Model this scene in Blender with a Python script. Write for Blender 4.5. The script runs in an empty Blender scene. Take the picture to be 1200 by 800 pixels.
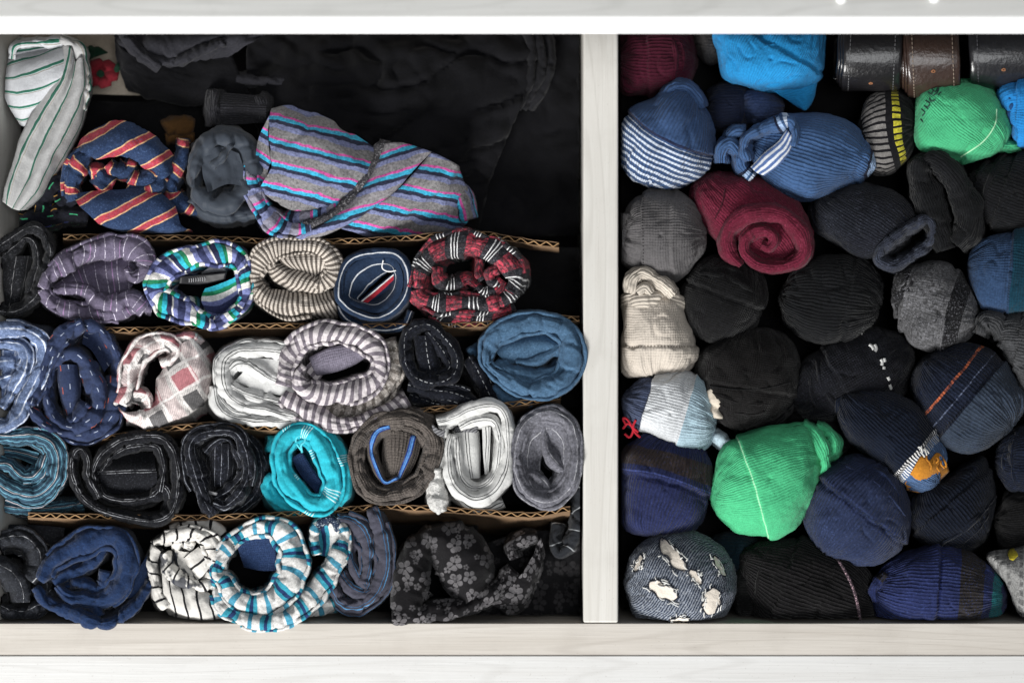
import bpy, math, random
import numpy as np

# ---------------------------------------------------------------- camera, world, lamps, exposure
U = 0.0005                      # metres per design unit (drawer rim plane)
FX, FY, D = 640.0, 470.0, 1700.0   # foot of the camera and its height over the rim, in design units
sc = bpy.context.scene
col = sc.collection
cam_d = bpy.data.cameras.new("camera")
cam = bpy.data.objects.new("camera", cam_d); col.objects.link(cam)
cam.location = (0, 0, D*U)
cam_d.sensor_width = 36.0
cam_d.lens = 36.0*D/1200.0
cam_d.shift_x = (600-FX)/1200.0
cam_d.shift_y = (FY-400)/1200.0
cam_d.clip_start, cam_d.clip_end = 0.01, 50
cam_d.dof.use_dof = True
cam_d.dof.focus_distance = (D+12)*U
cam_d.dof.aperture_fstop = 1.7
sc.camera = cam
w = bpy.data.worlds.new("World"); sc.world = w; w.use_nodes = True
bg = w.node_tree.nodes["Background"]; bg.inputs[0].default_value = (0.86, 0.92, 1.0, 1); bg.inputs[1].default_value = 0.09

def area(name, loc, target, sx, sy, power, colr):
    l = bpy.data.lights.new(name, 'AREA'); l.shape = 'RECTANGLE'; l.size = sx; l.size_y = sy
    l.energy = power; l.color = colr
    o = bpy.data.objects.new(name, l); col.objects.link(o)
    o.location = loc
    from mathutils import Vector
    o.rotation_euler = (Vector(target)-Vector(loc)).to_track_quat('-Z', 'Y').to_euler()
    return o
area("window_light", (-0.75, -1.5, 1.05), (0.0, -0.02, -0.03), 1.0, 0.8, 83.0, (1.0, 0.99, 0.97))
area("overhead_fill", (0.4, -0.1, 1.75), (0.0, 0.0, 0.0), 0.8, 0.8, 11.0, (0.97, 0.985, 1.0))  # added fill from above, opens up the insides of the rolls

sc.view_settings.view_transform = 'Standard'
sc.view_settings.look = 'None'
sc.view_settings.exposure = 0.0
sc.view_settings.gamma = 1.0

# ---------------------------------------------------------------- numeric helpers
rng = np.random.RandomState(7)
_perm = np.concatenate([rng.permutation(256)]*3)
_grad = rng.normal(size=(256, 3)); _grad /= np.linalg.norm(_grad, axis=1)[:, None]
def pn(p):
    """gradient noise, p (...,3)"""
    p = np.asarray(p, float); sh = p.shape[:-1]; p = p.reshape(-1, 3)
    i = np.floor(p).astype(int); f = p-i; i &= 255
    s = f*f*f*(f*(f*6-15)+10)
    out = 0
    for dx in (0, 1):
        for dy in (0, 1):
            for dz in (0, 1):
                h = _perm[_perm[_perm[(i[:, 0]+dx) & 255]+((i[:, 1]+dy) & 255)]+((i[:, 2]+dz) & 255)]
                d = (_grad[h]*(f-np.array([dx, dy, dz]))).sum(1)
                wgt = np.where(dx, s[:, 0], 1-s[:, 0])*np.where(dy, s[:, 1], 1-s[:, 1])*np.where(dz, s[:, 2], 1-s[:, 2])
                out = out+d*wgt
    return (out*1.6).reshape(sh)

def P(a):
    """picture coordinates at the rim + depth (design units) -> metres, at the thing's own depth"""
    a = np.asarray(a, float); k = (D-a[..., 2])/D
    return np.stack([(a[..., 0]-FX)*k*U, -(a[..., 1]-FY)*k*U, a[..., 2]*U], -1)

def cr(pts, n, closed=False):
    """Catmull-Rom through pts (k,d), resampled to n points by arc length"""
    pts = np.asarray(pts, float); k = len(pts)
    if k == 2 and not closed:
        t = np.linspace(0, 1, n)[:, None]; return pts[0]*(1-t)+pts[1]*t
    if closed: q = np.concatenate([pts[-1:], pts, pts[:2]]); segs = k
    else: q = np.concatenate([2*pts[:1]-pts[1:2], pts, 2*pts[-1:]-pts[-2:-1]]); segs = k-1
    out = []
    m = 24
    t = (np.arange(m)/m)[:, None]
    for s in range(segs):
        a, b, c, d = q[s], q[s+1], q[s+2], q[s+3]
        out.append(0.5*((2*b)+(c-a)*t+(2*a-5*b+4*c-d)*t*t+(3*b-a-3*c+d)*t**3))
    out.append(q[segs+1][None]); out = np.concatenate(out)
    L = np.concatenate([[0], np.cumsum(np.linalg.norm(np.diff(out[:, :2], axis=0), axis=1)+1e-6)])
    x = np.linspace(0, L[-1], n)
    return np.stack([np.interp(x, L, out[:, j]) for j in range(out.shape[1])], 1)

def plen(pts, closed=False):
    c = cr(pts, 80, closed); return np.linalg.norm(np.diff(c[:, :2], axis=0), axis=1).sum()

def gnormals(V, wrap=False):
    if wrap:
        W = np.concatenate([V[-2:-1], V, V[1:2]], 0); du = (W[2:]-W[:-2])
    else: du = np.gradient(V, axis=0)
    dv = np.gradient(V, axis=1)
    n = np.cross(du, dv); return n/(np.linalg.norm(n, axis=-1, keepdims=True)+1e-9)

LIM = {'L': (-4, 680, 20, 727), 'R': (730, 1268, 20, 727), None: None}

class MB:
    """collects grids of vertices, links them as one mesh"""
    def __init__(s): s.v, s.f, s.uv, s.n = [], [], [], 0
    def grid(s, V, UV, lim=None):
        N, M = V.shape[:2]
        Wd = P(V).reshape(-1, 3)
        if lim:
            x0, x1, y0, y1 = LIM[lim]
            m = Wd[:, 2] < -1*U
            X = np.clip(Wd[:, 0], (x0-FX)*U, (x1-FX)*U); Y = np.clip(Wd[:, 1], -(y1-FY)*U, -(y0-FY)*U)
            Wd[:, 0] = np.where(m, X, Wd[:, 0]); Wd[:, 1] = np.where(m, Y, Wd[:, 1])
        i = (np.arange(N-1)[:, None]*M+np.arange(M-1)[None]).ravel()+s.n
        s.v.append(Wd); s.uv.append(np.asarray(UV, float).reshape(-1, 2))
        s.f.append(np.stack([i, i+1, i+M+1, i+M], 1)); s.n += N*M
        return s
    def raw(s, verts, faces):
        verts = P(np.array(verts, float)); s.v.append(verts); s.uv.append(np.zeros((len(verts), 2)))
        s.f.append(np.array(faces)+s.n); s.n += len(verts); return s
    def build(s, name, mat, parent=None, solid=0, smooth=True):
        v = np.concatenate(s.v); f = np.concatenate(s.f); uv = np.concatenate(s.uv)
        me = bpy.data.meshes.new(name)
        me.vertices.add(len(v)); me.vertices.foreach_set('co', v.ravel())
        me.loops.add(f.size); me.loops.foreach_set('vertex_index', f.ravel().astype(np.int32))
        me.polygons.add(len(f)); me.polygons.foreach_set('loop_start', (np.arange(len(f))*4).astype(np.int32))
        me.polygons.foreach_set('loop_total', np.full(len(f), 4, np.int32))
        me.update(calc_edges=True)
        l = me.uv_layers.new(name='UVMap'); l.data.foreach_set('uv', uv[f.ravel()].ravel())
        me.polygons.foreach_set('use_smooth', np.full(len(f), smooth))
        me.materials.append(mat); me.validate()
        o = bpy.data.objects.new(name, me); col.objects.link(o)
        if parent is not None: o.parent = parent
        if solid:
            md = o.modifiers.new('thickness', 'SOLIDIFY'); md.thickness = solid*U; md.offset = 0
        return o

def tag(o, label, cat, group=None, kind=None):
    o['label'] = label; o['category'] = cat
    if group: o['group'] = group
    if kind: o['kind'] = kind
    return o

_seed = [0]
def foldfn(x):
    """a crease: a narrow valley with a soft ridge beside it"""
    return -np.exp(-(x/.11)**2)+.55*np.exp(-((x-.32)/.19)**2)
def wrinkle(V, UV, wrap, big, fine, crease, cl=16.0, ply=0):
    _seed[0] += 1; s = _seed[0]*7.31
    n = gnormals(V, wrap)
    d = big*pn(V/32+s)+.28*big*pn(V/14+s*1.7)+fine*.55*pn(V/6+s*2.1)
    if crease:
        u, v = UV[..., 0], UV[..., 1]
        if wrap:
            L = u.max(); a = 2*math.pi*u/L; R = L/(2*math.pi*cl*1.5)
            Q = np.stack([R*np.cos(a)+v*.012, R*np.sin(a)+s, v/46+s], -1); Q2 = np.stack([R*1.8*np.cos(a)-v*.02, R*1.8*np.sin(a)+s+5, v/30+s], -1)
        else:
            Q = np.stack([u/(cl*1.5)+v*.012, v/46, np.full_like(u, s)], -1); Q2 = np.stack([u/(cl*.85)-v*.02, v/30, np.full_like(u, s+5)], -1)
        msk = np.clip(pn(V/24+s*3)*1.6+.55, 0, 1)
        d = d+crease*1.1*foldfn(pn(Q))*msk+crease*.45*foldfn(pn(Q2))*(1-msk*.6)
    if ply:
        u, v = UV[..., 0], UV[..., 1]
        if wrap:
            L = u.max(); a = 2*math.pi*u/L; R = L/(2*math.pi*85); e1, e2 = R*np.cos(a), R*np.sin(a)
        else: e1, e2 = u/85, u*0
        near = np.exp(-(np.abs(v)/34)**2)
        d = d+ply*near*foldfn(pn(np.stack([v/10.5+.8*pn(V/50+s*5), e1+s, e2+s*.3], -1))*1.15)
    return V+n*d[..., None]

def sweep(mb, path, w=8, z=0, d=110, di=None, h=None, lean=(0, 0), closed=False, big=2.3, fine=0.6, crease=2.8,
          cl=16.0, lim='L', step=1.8, flare=3.0, u0=0, vs=1.0, soft=3.0, vary=.34, ply=None, layers=None):
    """a folded edge of cloth: a puffy ridge along the path whose two plies hang down"""
    pts = []
    for q in path:
        q = list(q)
        if len(q) == 2: q = q+[z, w]
        elif len(q) == 3: q = [q[0], q[1], z, q[2]]     # (x, y, w)
        else: q = [q[0], q[1], q[2]+z, q[3]]            # (x, y, dz, w)
        pts.append(q)
    if closed:
        n = max(24, int(plen(pts, True)/step))
    else: n = max(12, int(plen(pts)/step))
    c = cr(pts, n, closed)
    if closed: T = np.concatenate([c[-2:-1], c, c[1:2]]); T = T[2:]-T[:-2]
    else: T = np.gradient(c, axis=0)
    T = T[:, :2]/(np.linalg.norm(T[:, :2], axis=1, keepdims=True)+1e-9)
    nrm = np.stack([-T[:, 1], T[:, 0]], 1)
    L = np.concatenate([[0], np.cumsum(np.linalg.norm(np.diff(c[:, :2], axis=0), axis=1))])
    if di is None: di = d*0.6
    turn = (T[:-1, 0]*T[1:, 1]-T[:-1, 1]*T[1:, 0]).sum()
    if turn > 0: dn, dp, sn, sp = d, di, soft*.55, soft
    else: dn, dp, sn, sp = di, d, soft, soft*.55
    wall = np.array([1.0, .72, .5, .32, .2, .11, .05])
    a = np.linspace(0, math.pi, 15)
    # uneven puffiness along the fold
    _seed[0] += 1; sd = _seed[0]*3.77
    cx_ = np.stack([c[:, 0]/19, c[:, 1]/19, np.full(n, sd)], -1)
    c = c.copy(); c[:, 3] *= 1+vary*pn(cx_); c[:, 2] += vary*9*pn(cx_*0.8+7)
    if layers is None: layers = c[:, 3].mean() >= 7.5 and d >= 100 and h is None
    if layers: c[:, 3] *= .9
    W = c[:, 3:4]; hh = (W*1.05 if h is None else np.full_like(W, h))
    # shoulders: the plies leave the crest sideways before they hang
    skew = 0.35*pn(cx_*1.1+3)[:, None]
    fn_, fp_ = (.94, 1.14) if turn > 0 else (1.14, .94)
    ln = W*(1+skew*.3)*fn_+sn*(1-np.exp(-dn*wall/16))[None]*np.minimum(1, W/8)+flare*.4*wall[None]
    lp = W*(1-skew*.3)*fp_+sp*(1-np.exp(-dp*wall/16))[None]*np.minimum(1, W/8)+flare*wall[None]
    lat = np.concatenate([-ln, -np.cos(a)[None]*W*(1+np.where(np.cos(a) > 0, 1, -1)[None]*skew*.3)*np.where((np.cos(a) < 0) == (turn > 0), 1.14, .94)[None], lp[:, ::-1]], 1)
    zz = np.concatenate([-dn*wall[None]-hh, hh*(np.sin(a)**np.where((np.cos(a) < 0) == (turn > 0), 1.7, .95))[None]-hh, -dp*wall[::-1][None]-hh], 1)+c[:, 2:3]
    dep = np.concatenate([wall, 0*a, wall[::-1]])
    X = c[:, 0:1]+nrm[:, 0:1]*lat+lean[0]*dep[None]; Y = c[:, 1:2]+nrm[:, 1:2]*lat+lean[1]*dep[None]
    V = np.stack([X, Y, zz], -1)
    if layers:      # thin single plies peeping out on either side of the thick fold
        inw = 1 if turn > 0 else -1
        for sg, off, prob, dz in ((-inw, .94, .85, -3.0), (inw, 1.02, .6, -5.0)):
            if rng.rand() > prob: continue
            k0, k1 = (0, n) if closed else (int(n*rng.uniform(0, .2)), int(n*rng.uniform(.75, 1)))
            q = c[k0:k1:6].copy(); nn = nrm[k0:k1:6]; qs = np.arange(len(q))
            wob = 1.6*pn(np.stack([q[:, 0]/22, q[:, 1]/22, np.full(len(q), sd+sg*5+9)], -1))
            q[:, :2] += nn*(sg*(q[:, 3:4]*off+1.2+wob[:, None]))
            q[:, 2] += dz-2.5*np.abs(wob); q[:, 3] = 2.3
            if closed: q = q[:-1]
            if len(q) > 4:
                sweep(mb, [(a_[0], a_[1], a_[2], 2.3) for a_ in q], d=d*.8, di=d*.8, closed=closed, big=.8, fine=.4, crease=1.2, lim=lim, step=step, layers=False, vary=.3, ply=0, soft=1, u0=u0+3)
    dl = np.sqrt(np.diff(lat, axis=1)**2+np.diff(zz, axis=1)**2)
    vv = np.concatenate([np.zeros((n, 1)), np.cumsum(dl, 1)], 1); mid = len(wall)+7
    vv = (vv-vv[:, mid:mid+1])*vs
    UV = np.stack([np.repeat((L+u0)[:, None], V.shape[1], 1), vv], -1)
    shear = rng.uniform(-.35, .35)
    V = wrinkle(V, UV, closed, big, fine, crease, cl, (min(1.0, float(W.mean())/10)*2.1 if ply is None else ply))
    UV = UV.copy(); UV[..., 0] += shear*UV[..., 1]+5*pn(V/40+sd)
    if not closed:      # round the two open ends downwards
        for e, sgn in ((0, 1), (n-1, -1)):
            V[e, :, 2] -= hh[e]*0.6
    mb.grid(V, UV, lim)
    return mb

def loft(mb, rows, n=None, m=None, closed=False, big=1.6, fine=0.4, crease=0, cl=16, lim='L', z=0, planar=None, step=2.6):
    """a surface of cloth through several lines"""
    R = []
    for r in rows:
        R.append([list(q)+[0]*(3-len(q)) for q in r])
    n = n or max(10, int(max(plen(r, closed) for r in R)/step))
    A = np.array([cr(r, n, closed) for r in R])           # rows, n, 3
    A[..., 2] += z
    k = len(R)
    span = np.linalg.norm(np.diff(A[:, :, :2], axis=0), axis=2).sum(0).mean()
    m = m or max(6, int(span/step))
    # across
    t = np.linspace(0, k-1, m)
    V = np.zeros((n, m, 3))
    for j, tt in enumerate(t):
        s = min(int(tt), k-2); f = tt-s
        a = A[max(s-1, 0)] if s > 0 else 2*A[0]-A[1]
        b, c = A[s], A[s+1]
        d = A[s+2] if s+2 < k else 2*A[-1]-A[-2]
        V[:, j] = 0.5*((2*b)+(c-a)*f+(2*a-5*b+4*c-d)*f*f+(3*b-a-3*c+d)*f**3)
    if planar is not None:
        ca, sa = math.cos(math.radians(planar)), math.sin(math.radians(planar))
        UV = np.stack([V[..., 0]*ca-V[..., 1]*sa, V[..., 0]*sa+V[..., 1]*ca], -1)
    else:
        lu = np.concatenate([np.zeros((1, m)), np.cumsum(np.linalg.norm(np.diff(V, axis=0), axis=2), 0)]).mean(1)
        lv = np.concatenate([np.zeros((n, 1)), np.cumsum(np.linalg.norm(np.diff(V, axis=1), axis=2), 1)], 1).mean(0)
        UV = np.stack(np.broadcast_arrays(lu[:, None], lv[None]-lv.mean()), -1)
    V = wrinkle(V, UV, closed, big, fine, crease, cl)
    mb.grid(V, UV, lim); return mb

def tube(mb, path, r, lim=None, nseg=8, closed=False, step=1.5):
    """round cord / thread along (x,y,z)"""
    n = max(5, int(plen(path, closed)/step)); c = cr(path, n, closed)
    T = np.gradient(c, axis=0); T /= np.linalg.norm(T, axis=1, keepdims=True)+1e-9
    up = np.array([0.05, 0.02, 1.0]); s = np.cross(T, up); s /= np.linalg.norm(s, axis=1, keepdims=True)+1e-9
    b = np.cross(s, T)
    a = np.linspace(0, 2*math.pi, nseg+1)
    V = c[:, None, :]+r*(np.cos(a)[None, :, None]*s[:, None]+np.sin(a)[None, :, None]*b[:, None])
    UV = np.stack(np.broadcast_arrays(np.arange(n)[:, None]*step, (a*r)[None]), -1)
    mb.grid(V, UV, lim); return mb

# ---------------------------------------------------------------- materials
def hx(h):
    c = [int(h[i:i+2], 16)/255 for i in (0, 2, 4)]
    return tuple(x/12.92 if x <= 0.04045 else ((x+0.055)/1.055)**2.4 for x in c)+(1,)

DESAT = 0.06
def hc(h):
    r, g, b, a = hx(h); l = .25*r+.6*g+.15*b
    return (r+(l-r)*DESAT, g+(l-g)*DESAT, b+(l-b)*DESAT, a)

class NT:
    def __init__(s, name):
        s.m = bpy.data.materials.new(name); s.m.use_nodes = True; s.t = s.m.node_tree
        s.b = s.t.nodes['Principled BSDF']
    def n(s, typ, **kw):
        x = s.t.nodes.new(typ)
        for k, v in kw.items(): setattr(x, k, v)
        return x
    def link(s, a, b): s.t.links.new(a, b)
    def put(s, sock, v):
        if hasattr(v, 'links'): s.link(v, sock)
        else: sock.default_value = v
    def math(s, op, a, b=None, c=None):
        x = s.n('ShaderNodeMath', operation=op); s.put(x.inputs[0], a)
        if b is not None: s.put(x.inputs[1], b)
        if c is not None: s.put(x.inputs[2], c)
        return x.outputs[0]
    def mix(s, f, a, b, typ='MIX'):
        x = s.n('ShaderNodeMix', data_type='RGBA', blend_type=typ); s.put(x.inputs[0], f); s.put(x.inputs[6], a); s.put(x.inputs[7], b)
        return x.outputs[2]
    def noise(s, vec, scale, detail=2, rough=0.5):
        x = s.n('ShaderNodeTexNoise'); s.put(x.inputs['Vector'], vec); x.inputs['Scale'].default_value = scale
        x.inputs['Detail'].default_value = detail; x.inputs['Roughness'].default_value = rough
        return x.outputs['Fac']
    def rmap(s, v, a, b, c, d):
        x = s.n('ShaderNodeMapRange'); s.put(x.inputs[0], v)
        for i, q in enumerate((a, b, c, d)): x.inputs[i+1].default_value = q
        return x.outputs[0]

def ramp_layer(T, coord, L):
    """L: dict(p=period or 0, s=[(a,b,hex)], off, soft)"""
    p = L.get('p', 0)
    if p: t = T.math('FRACT', T.math('DIVIDE', T.math('ADD', coord, 1000.0*p+L.get('off', 0)), p)); conv = lambda q: q/p
    else: t = T.math('ADD', T.math('DIVIDE', coord, 400.0), 0.5); conv = lambda q: q/400+0.5
    r = T.n('ShaderNodeValToRGB'); cr_ = r.color_ramp; cr_.interpolation = 'CONSTANT'
    stops = []
    last = 0.0
    for a, b, c in sorted(L['s'], key=lambda q: q[0]):
        a, b = conv(a), conv(b)
        if a > last+1e-4: stops.append((last, None))
        stops.append((max(a, 0), c)); last = b
    if last < 0.9999: stops.append((last, None))
    while len(cr_.elements) > 1: cr_.elements.remove(cr_.elements[0])
    for k, (pos, c) in enumerate(stops):
        e = cr_.elements[0] if k == 0 else cr_.elements.new(pos)
        e.position = pos
        if c is None:
            near = stops[k-1][1] or (stops[k+1][1] if k+1 < len(stops) else None) or '000000'
            q = hc(near); e.color = (q[0], q[1], q[2], 0)
        else: e.color = hc(c)
    T.link(t, r.inputs[0])
    return r.outputs['Color'], r.outputs['Alpha']

_mats = {}
def cloth(name, base, layers=(), heather=0.18, hs=3.0, rib=0, ribh=0.5, knit=0, weave=0.25, wob=1.2, rough=0.95, sheen=0.05,
          mottle=0.18, fleck=None, extra=None):
    if name in _mats: return _mats[name]
    T = NT(name)
    tc = T.n('ShaderNodeTexCoord'); ob = tc.outputs['Object']; uvn = tc.outputs['UV']
    S = 1/U
    sx = T.n('ShaderNodeSeparateXYZ'); T.link(uvn, sx.inputs[0]); u, v = sx.outputs[0], sx.outputs[1]
    if wob:
        n1 = T.math('MULTIPLY', T.math('SUBTRACT', T.noise(ob, S/30, 2), 0.5), wob*3.2)
        n2 = T.math('MULTIPLY', T.math('SUBTRACT', T.noise(ob, S/19, 2), 0.5), wob*3.2)
        u2, v2 = T.math('ADD', u, n1), T.math('ADD', v, n2)
    else: u2, v2 = u, v
    def coord(c):
        if c == 'u': return u2
        if c == 'v': return v2
        if isinstance(c, tuple):    # angle and bend
            a, k = math.radians(c[0]), c[1]
            q = T.math('ADD', T.math('MULTIPLY', u2, math.cos(a)), T.math('MULTIPLY', v2, math.sin(a)))
            if k: q = T.math('ADD', q, T.math('MULTIPLY', T.math('MULTIPLY', v2, v2), k))
            return q
        a = math.radians(c); return T.math('ADD', T.math('MULTIPLY', u2, math.cos(a)), T.math('MULTIPLY', v2, math.sin(a)))
    c = hc(base)
    for L in layers:
        rc, ra = ramp_layer(T, coord(L['c']), L)
        if 'dash' in L:
            dc, dp, duty = L['dash']
            ph = T.math('FRACT', T.math('DIVIDE', T.math('ADD', coord(dc), 1000.0*dp), dp))
            ra = T.math('MULTIPLY', ra, T.math('LESS_THAN', ph, duty))
        if 'within' in L:
            wc, wa, wb = L['within']
            q = coord(wc); ra = T.math('MULTIPLY', ra, T.math('MULTIPLY', T.math('GREATER_THAN', q, wa), T.math('LESS_THAN', q, wb)))
        if 'op' in L: ra = T.math('MULTIPLY', ra, L['op'])
        if 'scratch' in L:
            ra = T.math('MULTIPLY', ra, T.rmap(T.noise(ob, S/L['scratch'], 3, 0.7), 0.42, 0.55, 0.15, 1))
        c = T.mix(ra, c, rc)
    if extra: c = extra(T, u2, v2, ob, c)
    if heather:
        hn = T.noise(ob, S/hs, 3, 0.75)
        hv = T.rmap(hn, 0.3, 0.7, 1-heather*1.6, 1+heather*1.6)
        c = T.mix(1.0, c, T_gray(T, hv), 'MULTIPLY')
    if fleck:
        fc, amount, fs = fleck
        fm = T.rmap(T.noise(ob, S/fs, 2, 0.8), 0.56, 0.66, 0, amount)
        c = T.mix(fm, c, hx(fc))
    if mottle:
        mv = T.rmap(T.noise(ob, S/40, 3), 0.3, 0.7, 1-mottle, 1+mottle)
        c = T.mix(1.0, c, T_gray(T, mv), 'MULTIPLY')
    T.link(c, T.b.inputs['Base Color'])
    T.b.inputs['Roughness'].default_value = rough
    T.b.inputs['Specular IOR Level'].default_value = 0.12
    T.b.inputs['Sheen Weight'].default_value = sheen
    T.b.inputs['Sheen Roughness'].default_value = 0.5
    # relief: yarns, ribs
    h = T.math('MULTIPLY', T.noise(ob, S/2.6, 3, 0.75), weave*2.4)
    if rib:
        rs = T.math('ABSOLUTE', T.math('SINE', T.math('MULTIPLY', v2, math.pi/rib)))
        rs = T.math('MULTIPLY', T.math('POWER', rs, 0.7), ribh*1.2)
        br = T.rmap(T.noise(ob, S/35, 2), 0.35, 0.6, 0.55, 1.0)
        h = T.math('ADD', h, T.math('MULTIPLY', rs, br))
    if knit:
        ks = T.math('MULTIPLY', T.math('SINE', T.math('MULTIPLY', u2, 2*math.pi/knit)), 0.10)
        kv = T.math('MULTIPLY', T.math('SINE', T.math('MULTIPLY', v2, 2*math.pi/(knit*1.1))), 0.10)
        h = T.math('ADD', h, T.math('MULTIPLY', T.math('ADD', ks, kv), 1.0))
    h = T.math('ADD', h, T.math('MULTIPLY', T.noise(ob, S/11, 2, 0.5), 0.4))
    bp = T.n('ShaderNodeBump'); bp.inputs['Strength'].default_value = 0.9; bp.inputs['Distance'].default_value = U*1.3
    T.link(h, bp.inputs['Height']); T.link(bp.outputs[0], T.b.inputs['Normal'])
    _mats[name] = T.m
    return T.m

def T_gray(T, v):
    x = T.n('ShaderNodeCombineColor'); T.link(v, x.inputs[0]); T.link(v, x.inputs[1]); T.link(v, x.inputs[2])
    return x.outputs[0]

def plain(name, base, rough=0.7, bump=0.0, bs=6, coat=0, spec=0.4, var=0.1):
    if name in _mats: return _mats[name]
    T = NT(name); tc = T.n('ShaderNodeTexCoord'); ob = tc.outputs['Object']; S = 1/U
    c = T.mix(1.0, hx(base), T_gray(T, T.rmap(T.noise(ob, S/14, 4, 0.6), 0.3, 0.7, 1-var, 1+var)), 'MULTIPLY')
    T.link(c, T.b.inputs['Base Color']); T.b.inputs['Roughness'].default_value = rough
    T.b.inputs['Specular IOR Level'].default_value = spec; T.b.inputs['Coat Weight'].default_value = coat
    if bump:
        bp = T.n('ShaderNodeBump'); bp.inputs['Strength'].default_value = 0.8; bp.inputs['Distance'].default_value = U*bump
        T.link(T.noise(ob, S/bs, 4, 0.6), bp.inputs['Height']); T.link(bp.outputs[0], T.b.inputs['Normal'])
    _mats[name] = T.m; return T.m

def wood(name, axis, c1, c2, c3):
    """whitewashed oak: long faint grain lines along one axis"""
    T = NT(name); tc = T.n('ShaderNodeTexCoord'); ob = tc.outputs['Object']
    mp = T.n('ShaderNodeMapping'); T.link(ob, mp.inputs[0])
    sc_ = (1.6, 34, 34) if axis == 'x' else (34, 1.6, 34)
    mp.inputs['Scale'].default_value = sc_
    a = T.noise(mp.outputs[0], 3.2, 6, 0.62)
    mp2 = T.n('ShaderNodeMapping'); T.link(ob, mp2.inputs[0])
    mp2.inputs['Scale'].default_value = (6, 260, 260) if axis == 'x' else (260, 6, 260)
    b = T.noise(mp2.outputs[0], 3, 3, 0.6)
    # cathedral grain: rings of a slow field
    mp3 = T.n('ShaderNodeMapping'); T.link(ob, mp3.inputs[0])
    mp3.inputs['Scale'].default_value = (1.1, 14, 14) if axis == 'x' else (14, 1.1, 14)
    f = T.noise(mp3.outputs[0], 2.4, 1, 0.4)
    rg = T.math('SINE', T.math('MULTIPLY', f, 70.0))
    rg = T.rmap(rg, 0.72, 1.0, 0, 1)
    c = T.mix(T.rmap(a, 0.35, 0.68, 0, 1), hx(c1), hx(c2))
    c = T.mix(T.math('MULTIPLY', rg, 0.22), c, hx(c3))
    c = T.mix(T.math('MULTIPLY', T.rmap(b, 0.56, 0.74, 0, 1), 0.3), c, hx(c3))
    sm = T.noise(ob, 28, 4, 0.65); c = T.mix(T.rmap(sm, 0.5, 0.75, 0, .22), c, hx(c3))
    dt = T.noise(ob, 900, 1, 0.5); c = T.mix(T.rmap(dt, 0.72, 0.76, 0, .35), c, hx('857c72'))
    T.link(c, T.b.inputs['Base Color']); T.b.inputs['Roughness'].default_value = 0.55
    T.b.inputs['Specular IOR Level'].default_value = 0.3
    bp = T.n('ShaderNodeBump'); bp.inputs['Strength'].default_value = 0.35; bp.inputs['Distance'].default_value = 0.0003
    T.link(b, bp.inputs['Height']); T.link(bp.outputs[0], T.b.inputs['Normal'])
    return T.m
# ---------------------------------------------------------------- drawer and dresser
import bmesh
def box(name, x0, x1, y0, y1, z0, z1, mat, parent=None, bev=2.0):
    """box given in design units at its own real place (no depth scaling)"""
    bm = bmesh.new(); bmesh.ops.create_cube(bm, size=1)
    for v in bm.verts:
        v.co.x = ((x0+x1)/2+(x1-x0)*v.co.x-FX)*U; v.co.y = -((y0+y1)/2-(y1-y0)*v.co.y-FY)*U; v.co.z = ((z0+z1)/2+(z1-z0)*v.co.z)*U
    if bev: bmesh.ops.bevel(bm, geom=bm.edges[:], offset=bev*U, segments=3, profile=0.5, affect='EDGES')
    me = bpy.data.meshes.new(name); bm.to_mesh(me); bm.free(); me.materials.append(mat)
    for p in me.polygons: p.use_smooth = False
    o = bpy.data.objects.new(name, me); col.objects.link(o)
    if parent is not None: o.parent = parent
    return o
def empty(name, label, cat, group=None):
    o = bpy.data.objects.new(name, None); col.objects.link(o); o.empty_display_size = 0.02
    return tag(o, label, cat, group)

w_rim = wood('pale_wood_along', 'x', 'b8b3ac', 'aca69e', '8f8880')
w_div = wood('pale_wood_across', 'y', 'c6c4bf', 'bbb8b2', 'a09c95')
w_face = wood('white_wood_face', 'x', 'c2c2c1', 'bbbab8', 'a5a3a0')
w_top = wood('grey_wood_top', 'x', 'c4c4c2', 'b9b9b6', '9b9b97')
m_white = plain('white_lacquer_edge', 'fafafa', 0.35, var=0.01)
m_floor = plain('shaded_drawer_bottom', '17161a', 0.9)  # dark colour stands in for shade deep between the rolls

dr = empty('drawer', 'open pale wooden drawer split into two compartments by a thick divider', 'drawer')
ZB = -215
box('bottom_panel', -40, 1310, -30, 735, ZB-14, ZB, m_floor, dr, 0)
box('side_panel', -40, -6, -40, 729.4, ZB+1, 0, w_div, dr)
box('side_panel', 1272, 1310, -40, 729.4, ZB+1, 0, w_div, dr)
box('compartment_divider', 683.5, 724.5, -20, 729.4, ZB+1, 0, w_div, dr, 2.5)
box('front_panel', -40, 1310, 730, 768, ZB-14, 0, w_rim, dr, 0.8)
box('front_face', -60, 1330, 768.1, 830, ZB-60, 1.2, w_face, dr, 0.3)
box('back_panel', -40, 1310, -40, -21, ZB+1, -8, w_rim, dr)

ds = empty('dresser', 'grey wooden dresser top with a bright white front edge over the drawer', 'dresser')
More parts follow.
